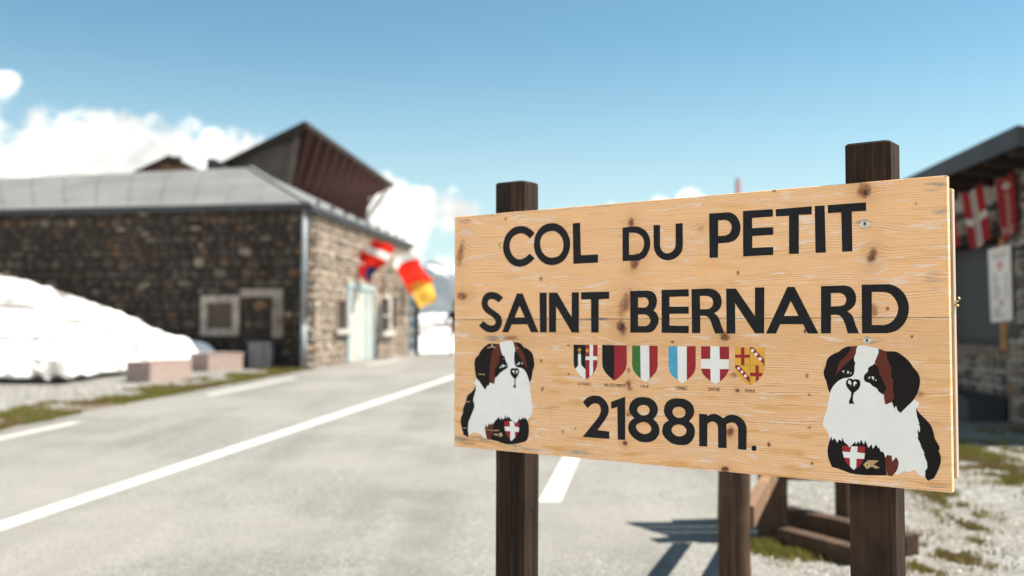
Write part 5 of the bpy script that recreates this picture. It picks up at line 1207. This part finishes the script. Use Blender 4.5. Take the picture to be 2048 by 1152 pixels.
# roof with overhang: fascia corner seen at the frame edge
K0 = at(2038, 251, 10.15); K1 = at_z(1840, 345, K0.z); fd = (K1 - K0); fd.z = 0; fdn = fd.normalized()
K1 = K0 + fdn * 10.5
side = Vector((fdn.y, -fdn.x, 0)) 
q0 = K0 + side * 5.5 + Vector((0, 0, -0.55)); q1 = K1 + side * 5.5 + Vector((0, 0, -0.55))
face_slab([K0, K1, q1, q0], 0.08, 'roof', M_slate, shop)
b = MB(); b.bar(K0 + Vector((0, 0, -.105)) - fdn * .01, K1 + Vector((0, 0, -.105)), 0.05, 0.215); wbuild(b, 'fascia', M_slate, shop)
b = MB(); b.bar(K0 + Vector((0, 0, -.115)) + side * .03, q0 + Vector((0, 0, -.115)), 0.05, 0.20); wbuild(b, 'fascia', M_slate, shop)
for k in range(16):
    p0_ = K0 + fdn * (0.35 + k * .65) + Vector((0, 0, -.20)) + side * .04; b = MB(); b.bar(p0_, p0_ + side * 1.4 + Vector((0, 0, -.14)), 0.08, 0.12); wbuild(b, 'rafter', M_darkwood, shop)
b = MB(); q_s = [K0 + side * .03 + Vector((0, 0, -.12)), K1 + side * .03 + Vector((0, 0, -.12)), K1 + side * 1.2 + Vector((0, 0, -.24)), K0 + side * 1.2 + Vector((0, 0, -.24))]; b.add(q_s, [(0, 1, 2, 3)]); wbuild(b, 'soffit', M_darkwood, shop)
# dark platform below the hatch
pf = empty('low_platform', WS.P(2, .17, .3), 'low dark platform on the gravel under the shop shutter', 'platform')
b = MB(); WS.box(b, tA - .1, tB + .4, 0.1, 0.42, 0.06, 0.50); wbuild(b, 'base', M_shutter, pf, bevel=0.02)
b = MB(); WS.box(b, tA - .12, tB + .42, 0.42, 0.455, 0.04, 0.53); wbuild(b, 'top', M_darkmetal, pf, bevel=0.006)

# banners under the eave
C_red = m_cloth('banner_red', (0.34, 0.03, 0.032)); C_wht = m_cloth('banner_white', (0.60, 0.54, 0.47)); C_blk = simple('banner_print', (0.05, 0.04, 0.04), 0.8, 0.1, 3)
C_bred = m_cloth('banner_bright_red', (0.50, 0.035, 0.05))
BMAT = [C_red, C_wht, C_blk, C_bred]
def quadpt(q, u, v, off=0.0):
    q = [Vector(p) for p in q]; n = (q[1] - q[0]).cross(q[3] - q[0]).normalized()
    if n.dot(Vector((0, 0, CAMZ)) - q[0]) < 0: n = -n
    return q[0].lerp(q[1], u).lerp(q[3].lerp(q[2], u), v) + n * off
def quadrect(b, q, u0, u1, v0, v1, off):
    vs = [quadpt(q, u, v, off) for u, v in ((u0, v0), (u1, v0), (u1, v1), (u0, v1))]; b.add(vs, [(0, 1, 2, 3)])
def banner(label, px, Ys, cf, marks, cord_px):
    q = [at(x, y, Y) for (x, y), Y in zip(px, Ys)]; top = quadpt(q, .5, 0); o = empty('banner', quadpt(q, .5, 1), label, 'banner', 'red banners hanging under the shop eave')
    c = cloth('cloth', q, cf, o, rip=0.004, mats=BMAT, nu=30, nv=40)
    for i in (0, 1): a = quadpt(q, i, 0); b = MB(); b.tube([a, a + Vector((0, 0, .35))], 0.005, 6); wbuild(b, 'cord', M_darkwood, o)
    b = MB(); b.bar(quadpt(q, 0, 0), quadpt(q, 1, 0), 0.02, 0.02); wbuild(b, 'rod', M_darkwood, o)
    for m_, rects in marks:
        b = MB()
        for k, (u0, u1, v0, v1) in enumerate(rects): quadrect(b, q, u0, u1, v0, v1, 0.014 + 0.0004 * (k % 3))
        pr_o = wbuild(b, 'print', m_, o); pr_o['kind'] = 'stuff'
    return o
rnd = random.Random(4)
Yb = (12.3, 12.0, 12.0, 12.3)
banner('plain red banner half hidden behind the sign edge', [(1872, 408), (1905, 398), (1919, 495), (1884, 506)], (13.2, 12.95, 12.95, 13.2), lambda u, v: 3, [], None)
glyph = []
for k in range(7): v = 0.06 + k * .075; glyph += [(.44, .56, v, v + .012), (.44, .47, v, v + .045), (.53, .56, v + .01, v + .05)]
for k in range(6): v = 0.60 + k * .062; glyph += [(.44, .56, v, v + .012), (.44, .47, v, v + .040), (.50, .56, v + .028, v + .04)]
banner('dark red banner with a white cross, between the other two', [(1922, 386), (1966, 371), (1983, 482), (1939, 494)], Yb, lambda u, v: 1 if (.37 < u < .63 or .47 < v < .61) else 0, [(C_blk, glyph)], None)
g3 = []
for k in range(5):
    v = .10 + k * .03; w = (.10, .20, .26, .18, .08)[k]; g3.append((.62 - w, .62 + w, v, v + .022))
for k in range(10): v = .30 + k * .055; a = .52 + .04 * (k % 2); g3 += [(a, a + .06, v, v + .035), (a + .10, a + .22, v + .005, v + .016), (a + .14, a + .18, v, v + .04)]
for k in range(4): v = .84 + k * .035; g3 += [(.15, .42, v, v + .014), (.5, .85, v + .004, v + .018)]
banner('crimson banner with white writing down its right half, nearest the stone pillar', [(1990, 357), (2027, 348), (2034, 468), (2003, 477)], (11.85, 11.5, 11.5, 11.85), lambda u, v: 0, [(C_wht, g3)], None)

# notice on a wooden stick
q = [at(1976, 500, 11.9), at(2020, 489, 11.7), at(2025, 640, 11.7), at(1982, 645, 11.9)]
nb = empty('price_board', on_ground(2005, 845), 'white printed price board on an orange wooden stick, leaning on the shop front', 'notice board')
M_paper = simple('white_paper', (0.62, 0.59, 0.55), 0.7, 0.06, 4); M_ored = simple('red_print', (0.40, 0.06, 0.05), 0.8, 0.1, 3); M_grey = simple('grey_print', (0.22, 0.20, 0.19), 0.8, 0.1, 3)
b = MB(); v8 = [quadpt(q, u, v, 0.0) for u, v in ((0, 0), (1, 0), (1, 1), (0, 1))]; v8 += [quadpt(q, u, v, -0.015) for u, v in ((0, 0), (1, 0), (1, 1), (0, 1))]
b.add(v8, [(0,1,2,3),(7,6,5,4),(0,1,5,4),(1,2,6,5),(2,3,7,6),(3,0,4,7)]); pb = wbuild(b, 'sheet', M_paper, nb)
red = [(.38, .62, .20, .23), (.42, .66, .245, .27), (.40, .58, .285, .31), (.45, .60, .72, .745), (.42, .66, .76, .78)] + [(.15 + .09 * k, .21 + .09 * k, .07, .085) for k in range(8)]
gry = [(.14, .14 + rnd.uniform(.2, .45), .36 + k * .032, .372 + k * .032) for k in range(11)] + [(.72, .84, .36 + k * .032, .372 + k * .032) for k in range(11)] + [(.14, .14 + rnd.uniform(.3, .6), .82 + k * .028, .832 + k * .028) for k in range(5)] + [(.2, .8, .11, .125), (.25, .7, .14, .152)]
for m_, rr in ((M_ored, red), (M_grey, gry)):
    b = MB(); [quadrect(b, q, *r_, 0.003) for r_ in rr]; pr_o = b.build('print', m_, pb); pr_o['kind'] = 'stuff'
b = MB(); s0 = at(2004, 476, 11.95); s1 = on_ground(2010, 842); s1 = Vector((s1.x - .05, s1.y - .35, gh(s1.y)));
s1 = at(2007, 700, 11.85);  b.bar(s0, s1, 0.055, 0.02, (0, 1, 0)); wbuild(b, 'stick', simple('orange_wood', (0.48, 0.24, 0.09), 0.6, 0.2, 8), nb)

# ================================================================== TIMBER THINGS BEHIND THE SIGN
# round post
g = Vector((at(1468, 1000, 4.40).x, 4.40, gh(4.4)))
rp = empty('round_post', g, 'thick brown round post standing on the verge right behind the wooden sign', 'post')
b = MB(); pts = []; rr = []
for k in range(12): z = -0.05 + k * 1.25 / 11; pts.append(g + Vector((0.003 * math.sin(k * 1.3), 0.003 * math.cos(k * 2.1), z))); rr.append(0.0695 * (1 + 0.015 * math.sin(k * 1.7)))
pts += [g + Vector((0, 0, 1.225)), g + Vector((0, 0, 1.235))]; rr += [0.06, 0.035]
b.tube(pts, rr, 20); wbuild(b, 'shaft', M_log, rp, smooth=True)
b = MB(); f_ = [(g.x - 0.004 + 0.002 * math.sin(k), g.y - 0.0705, z) for k, z in enumerate([.0, .15, .3, .45, .62, .8])]
for (a, c) in zip(f_[:-1], f_[1:]): b.bar(a, c, 0.004, 0.003, (0, 1, 0))
wbuild(b, 'crack', M_black, rp)
# bench with tall uprights
bn = empty('timber_table', (1.5, 6.0, gh(6.0)), 'brown low timber table on heavy square posts, partly seen under the wooden sign', 'table')
def sqpost(x, y, w, h, name, m=M_log, ang=0.35):
    Mx = Matrix.Translation((x, y, gh(y) - 0.03)) @ Matrix.Rotation(ang, 4, 'Z'); b = MB(); b.box(-w/2, w/2, -w/2, w/2, 0, h, Mx); return wbuild(b, name, m, bn, bevel=0.008)
sqpost(1.515, 5.83, 0.125, 1.05, 'leg'); sqpost(2.08, 6.22, 0.11, 1.02, 'leg'); sqpost(1.37, 6.30, 0.09, 0.55, 'leg', ang=0)
b = MB(); b.bar((1.52, 6.05, gh(6) + .325), (2.10, 6.02, gh(6) + .325), 0.10, 0.05); wbuild(b, 'rail', M_beam, bn, bevel=0.004)
SL = [[(1.10, 6.28), (1.92, 6.30), (1.92, 6.165), (1.17, 6.145)], [(1.18, 6.135), (1.92, 6.155), (1.92, 6.02), (1.25, 6.0)], [(1.26, 5.99), (1.92, 6.01), (1.92, 5.875), (1.34, 5.855)], [(1.36, 5.845), (1.92, 5.865), (1.92, 5.73), (1.48, 5.71)]]
for pl4 in SL:
    b = MB(); zt2 = gh(6) + .60; b.add([(x, y, zt2) for x, y in pl4] + [(x, y, zt2 + .045) for x, y in pl4], [(0,1,2,3),(4,5,6,7),(0,1,5,4),(1,2,6,5),(2,3,7,6),(3,0,4,7)]); wbuild(b, 'table_plank', M_beam, bn, bevel=0.004)
# rails running from the round post back to the bench
rf = empty('fence_rails', (1.2, 5.0, gh(5)), 'two tan timber rails between the round post and the square bench post', 'fence rail')
for h_ in (.40, .84):
    b = MB(); b.bar((1.045, 4.43, gh(4.4) + h_), (1.50, 5.74, gh(5.7) + h_), 0.05, 0.10, (0, 0, 1)); wbuild(b, 'rail', M_tan, rf, bevel=0.006)
def ground_beam(pa, pb_, w, h, label):
    a, c = on_ground(*pa), on_ground(*pb_); o = empty('ground_beam', a, label, 'timber beam', 'weathered beams on the ground behind the sign')
    up = Vector((0, 0, h / 2 - .006)); b = MB(); n_ = 6
    d = c - a
    b.bar(a + up, c + up, w, h); wbuild(b, 'beam', M_beam, o, bevel=0.008)
ground_beam((1572, 1050), (1826, 1112), 0.11, 0.12, 'longer weathered beam on the gravel whose sawn end shows right of the sign post')
ground_beam((1568, 1088), (1716, 1130), 0.10, 0.10, 'shorter weathered beam on the gravel in front of the longer one')

# ================================================================== PERSON, nearly hidden by the sign's left edge
def person():
    g = Vector((at(911, 700, 33).x, 33.0, gh(33))); o = empty('person', g, 'person in dark clothes far down the road, almost hidden behind the wooden sign', 'person')
    J = [((0,0,.98),.15), ((0,0,1.15),.14), ((0,0,1.35),.17), ((0,0,1.5),.07), ((0,0,1.6),.085), ((0,0,1.70),.095), ((0,0,1.76),.05),
         ((-.2,0,1.40),.085), ((-.33,-.02,1.16),.085), ((-.20,-.12,1.02),.045), ((-.15,-.14,1.0),.04),
         ((.2,0,1.40),.085), ((.33,-.02,1.16),.085), ((.20,-.12,1.02),.045), ((.15,-.14,1.0),.04),
         ((-.10,0,.88),.10), ((-.13,-.02,.48),.065), ((-.14,0,.08),.045), ((-.14,-.15,.04),.04),
         ((.10,0,.88),.10), ((.13,.02,.48),.065), ((.14,.04,.08),.045), ((.14,-.11,.04),.04)]
    Ed = [(0,1),(1,2),(2,3),(3,4),(4,5),(5,6),(2,7),(7,8),(8,9),(9,10),(2,11),(11,12),(12,13),(13,14),(0,15),(15,16),(16,17),(17,18),(0,19),(19,20),(20,21),(21,22)]
    me = bpy.data.meshes.new('body'); me.from_pydata([j[0] for j in J], Ed, []); ob = bpy.data.objects.new('body', me); COL.objects.link(ob)
    md = ob.modifiers.new('s', 'SKIN'); 
    for i, j in enumerate(J): me.skin_vertices[0].data[i].radius = (j[1], j[1] * .8)
    me.skin_vertices[0].data[0].use_root = True
    ob.modifiers.new('u', 'SUBSURF').levels = 1
    bpy.context.view_layer.update(); dg = bpy.context.evaluated_depsgraph_get(); em = bpy.data.meshes.new_from_object(ob.evaluated_get(dg)); bpy.data.objects.remove(ob)
    em.materials.clear(); 
    skin = simple('skin', (0.42, 0.25, 0.18), 0.6, 0.05, 5); top = simple('black_jacket', (0.015, 0.015, 0.018), 0.8, 0.2, 5); leg = simple('dark_trousers', (0.04, 0.035, 0.035), 0.8, 0.2, 5)
    for m in (top, skin, leg): em.materials.append(m)
    for p in em.polygons:
        c = p.center; p.material_index = 1 if (c.z > 1.50 or (c.y < -.09 and .9 < c.z < 1.08)) else (2 if c.z < .95 else 0); p.use_smooth = True
    ob = bpy.data.objects.new('body', em); COL.objects.link(ob); ob.parent = o
    b = MB(); b.tube([(0, .01, 1.66), (0, .01, 1.74), (0, .01, 1.80)], [.10, .105, .05], 10); b.build('hair', simple('dark_hair', (0.03, 0.02, 0.015), 0.7, 0.2, 5), o)
person()

# ================================================================== GRASS AND PEBBLES
def m_grass():
    m, t, p = base_mat('short_grass', 0.7, 0.2); ge = t.new('ShaderNodeNewGeometry')
    c = t.ramp(ge.outputs['Random Per Island'], [(0, (0.09, 0.115, 0.014)), (0.4, (0.15, 0.17, 0.02)), (0.55, (0.21, 0.20, 0.04)), (0.72, (0.25, 0.18, 0.08)), (1, (0.16, 0.10, 0.05))])
    n = t.noise(ge.outputs['Position'], 0.9, 3, 0.5)
    c = t.mix(t.smooth(n, 0.48, 0.62), c, t.mix(0.6, c, (0.19, 0.12, 0.06, 1)))
    t.put(p.inputs['Base Color'], c)
    tr = t.new('ShaderNodeBsdfTranslucent'); t.put(tr.inputs[0], c); mx = t.new('ShaderNodeMixShader'); mx.inputs[0].default_value = 0.35
    out = [x for x in t.n if x.type == 'OUTPUT_MATERIAL'][0]; t.l.new(p.outputs[0], mx.inputs[1]); t.l.new(tr.outputs[0], mx.inputs[2]); t.l.new(mx.outputs[0], out.inputs[0]); return m
M_grass = m_grass()
def grass(name, pts_, seed):
    rnd = random.Random(seed); vs = []; fs = []
    for (x, y, h) in pts_:
        a = rnd.uniform(0, 6.28); w = rnd.uniform(.004, .009); l = rnd.uniform(.3, 1.0) * h * .6; b_ = rnd.uniform(0, 6.28); z = gh(y) - .003
        i = len(vs); dx, dy = math.cos(a) * w, math.sin(a) * w
        vs += [(x - dx, y - dy, z), (x + dx, y + dy, z), (x + math.cos(b_) * l, y + math.sin(b_) * l, z + h)]; fs.append((i, i+1, i+2))
    o = link(name, mesh(name, vs, fs), M_grass); o['kind'] = 'stuff'; return o
rnd = random.Random(11); P_ = []
while len(P_) < 42000:
    y = rnd.uniform(7.5, 23.4); e = interp(LE, y) + wl(y); d = rnd.random() ** 1.5 * (1.25 if y > 13 else 1.6)
    x = e + 0.05 - d; n_ = noise.noise(Vector((x * 1.3, y * 0.9, 2))) + 0.5 * noise.noise(Vector((x * 5, y * 5, 1)))
    if n_ > -0.12 + d * 0.34 - (0.2 if y > 14 else 0.0): P_.append((x, y, rnd.uniform(.02, .07)))
grass('grass_verge', P_, 1)
P_ = []
def patch(px, py, rx, ry, n_, h=0.045):
    g = on_ground(px, py); ex = abs(on_ground(px + rx, py).x - g.x); ey = abs(on_ground(px, py - ry).y - g.y)
    k = 0
    while k < n_:
        sp_ = 1.0 if rnd.random() < .7 else 2.2; u, v = rnd.gauss(0, .5) * sp_, rnd.gauss(0, .5) * sp_; x, y = g.x + u * ex, g.y + v * ey
        if noise.noise(Vector((x * 4, y * 4, 5))) + .6 * noise.noise(Vector((x * 17, y * 17, 5))) > 0.05: P_.append((x, y, rnd.uniform(.3, 1) * h)); k += 1
        elif rnd.random() < .2: k += 1
for a in ((1930, 905, 45, 22, 6000), (1985, 930, 60, 26, 9000), (2040, 960, 50, 30, 5000), (2020, 895, 60, 10, 2500), (1905, 1010, 24, 22, 900), (1930, 1050, 20, 20, 600), (1895, 1105, 34, 20, 1600, .035),
          (1850, 1140, 30, 16, 500, .03), (1870, 985, 30, 14, 700), (1540, 1094, 42, 12, 2600, .05), (1600, 1108, 36, 10, 1400, .045), (1500, 1086, 20, 8, 500, .04), (1960, 1085, 16, 8, 120, .03), (1750, 1130, 30, 12, 260, .03), (2030, 865, 40, 6, 1500, .05)): patch(*a)
grass('grass_tufts', P_, 2)
def pebbles(name, n_, reg, seed, smin, smax, m):
    rnd = random.Random(seed); b = MB()
    base = [(0,0,.6),(1,0,0),(.3,.9,0),(-.8,.6,0),(-.9,-.5,0),(.2,-1,0)]; fs = [(0,1,2),(0,2,3),(0,3,4),(0,4,5),(0,5,1)]
    k = 0
    while k < n_:
        x = rnd.uniform(reg[0], reg[1]); y = reg[2] + (reg[3] - reg[2]) * rnd.random() ** 1.3
        if interp(LE, y) - .1 < x < interp(RE, y) + .05: continue
        s = smin + (smax - smin) * rnd.random() ** 3; a = rnd.uniform(0, 6.28); c, q = math.cos(a) * s, math.sin(a) * s
        b.add([(x + (px * c - py * q) * rnd.uniform(.7, 1.1), y + (px * q + py * c) * rnd.uniform(.7, 1.1), gh(y) - .002 + pz * s * rnd.uniform(.7, 1.3)) for px, py, pz in base], fs); k += 1
    o = link(name, mesh(name, b.v, b.f), m); o['kind'] = 'stuff'
def m_peb():
    m, t, p = base_mat('pebble', 0.85, 0.3); ge = t.new('ShaderNodeNewGeometry')
    t.put(p.inputs['Base Color'], t.ramp(ge.outputs['Random Per Island'], [(0, (0.10, 0.095, 0.09)), (0.35, (0.22, 0.205, 0.185)), (0.7, (0.36, 0.34, 0.31)), (1, (0.55, 0.53, 0.49))])); return m
M_peb = m_peb()
pebbles('loose_gravel', 14000, (1.2, 6.5, 4.0, 12.5), 3, .004, .02, M_peb)
pebbles('verge_gravel', 12000, (-11, -5.2, 9.0, 20), 4, .008, .03, M_peb)
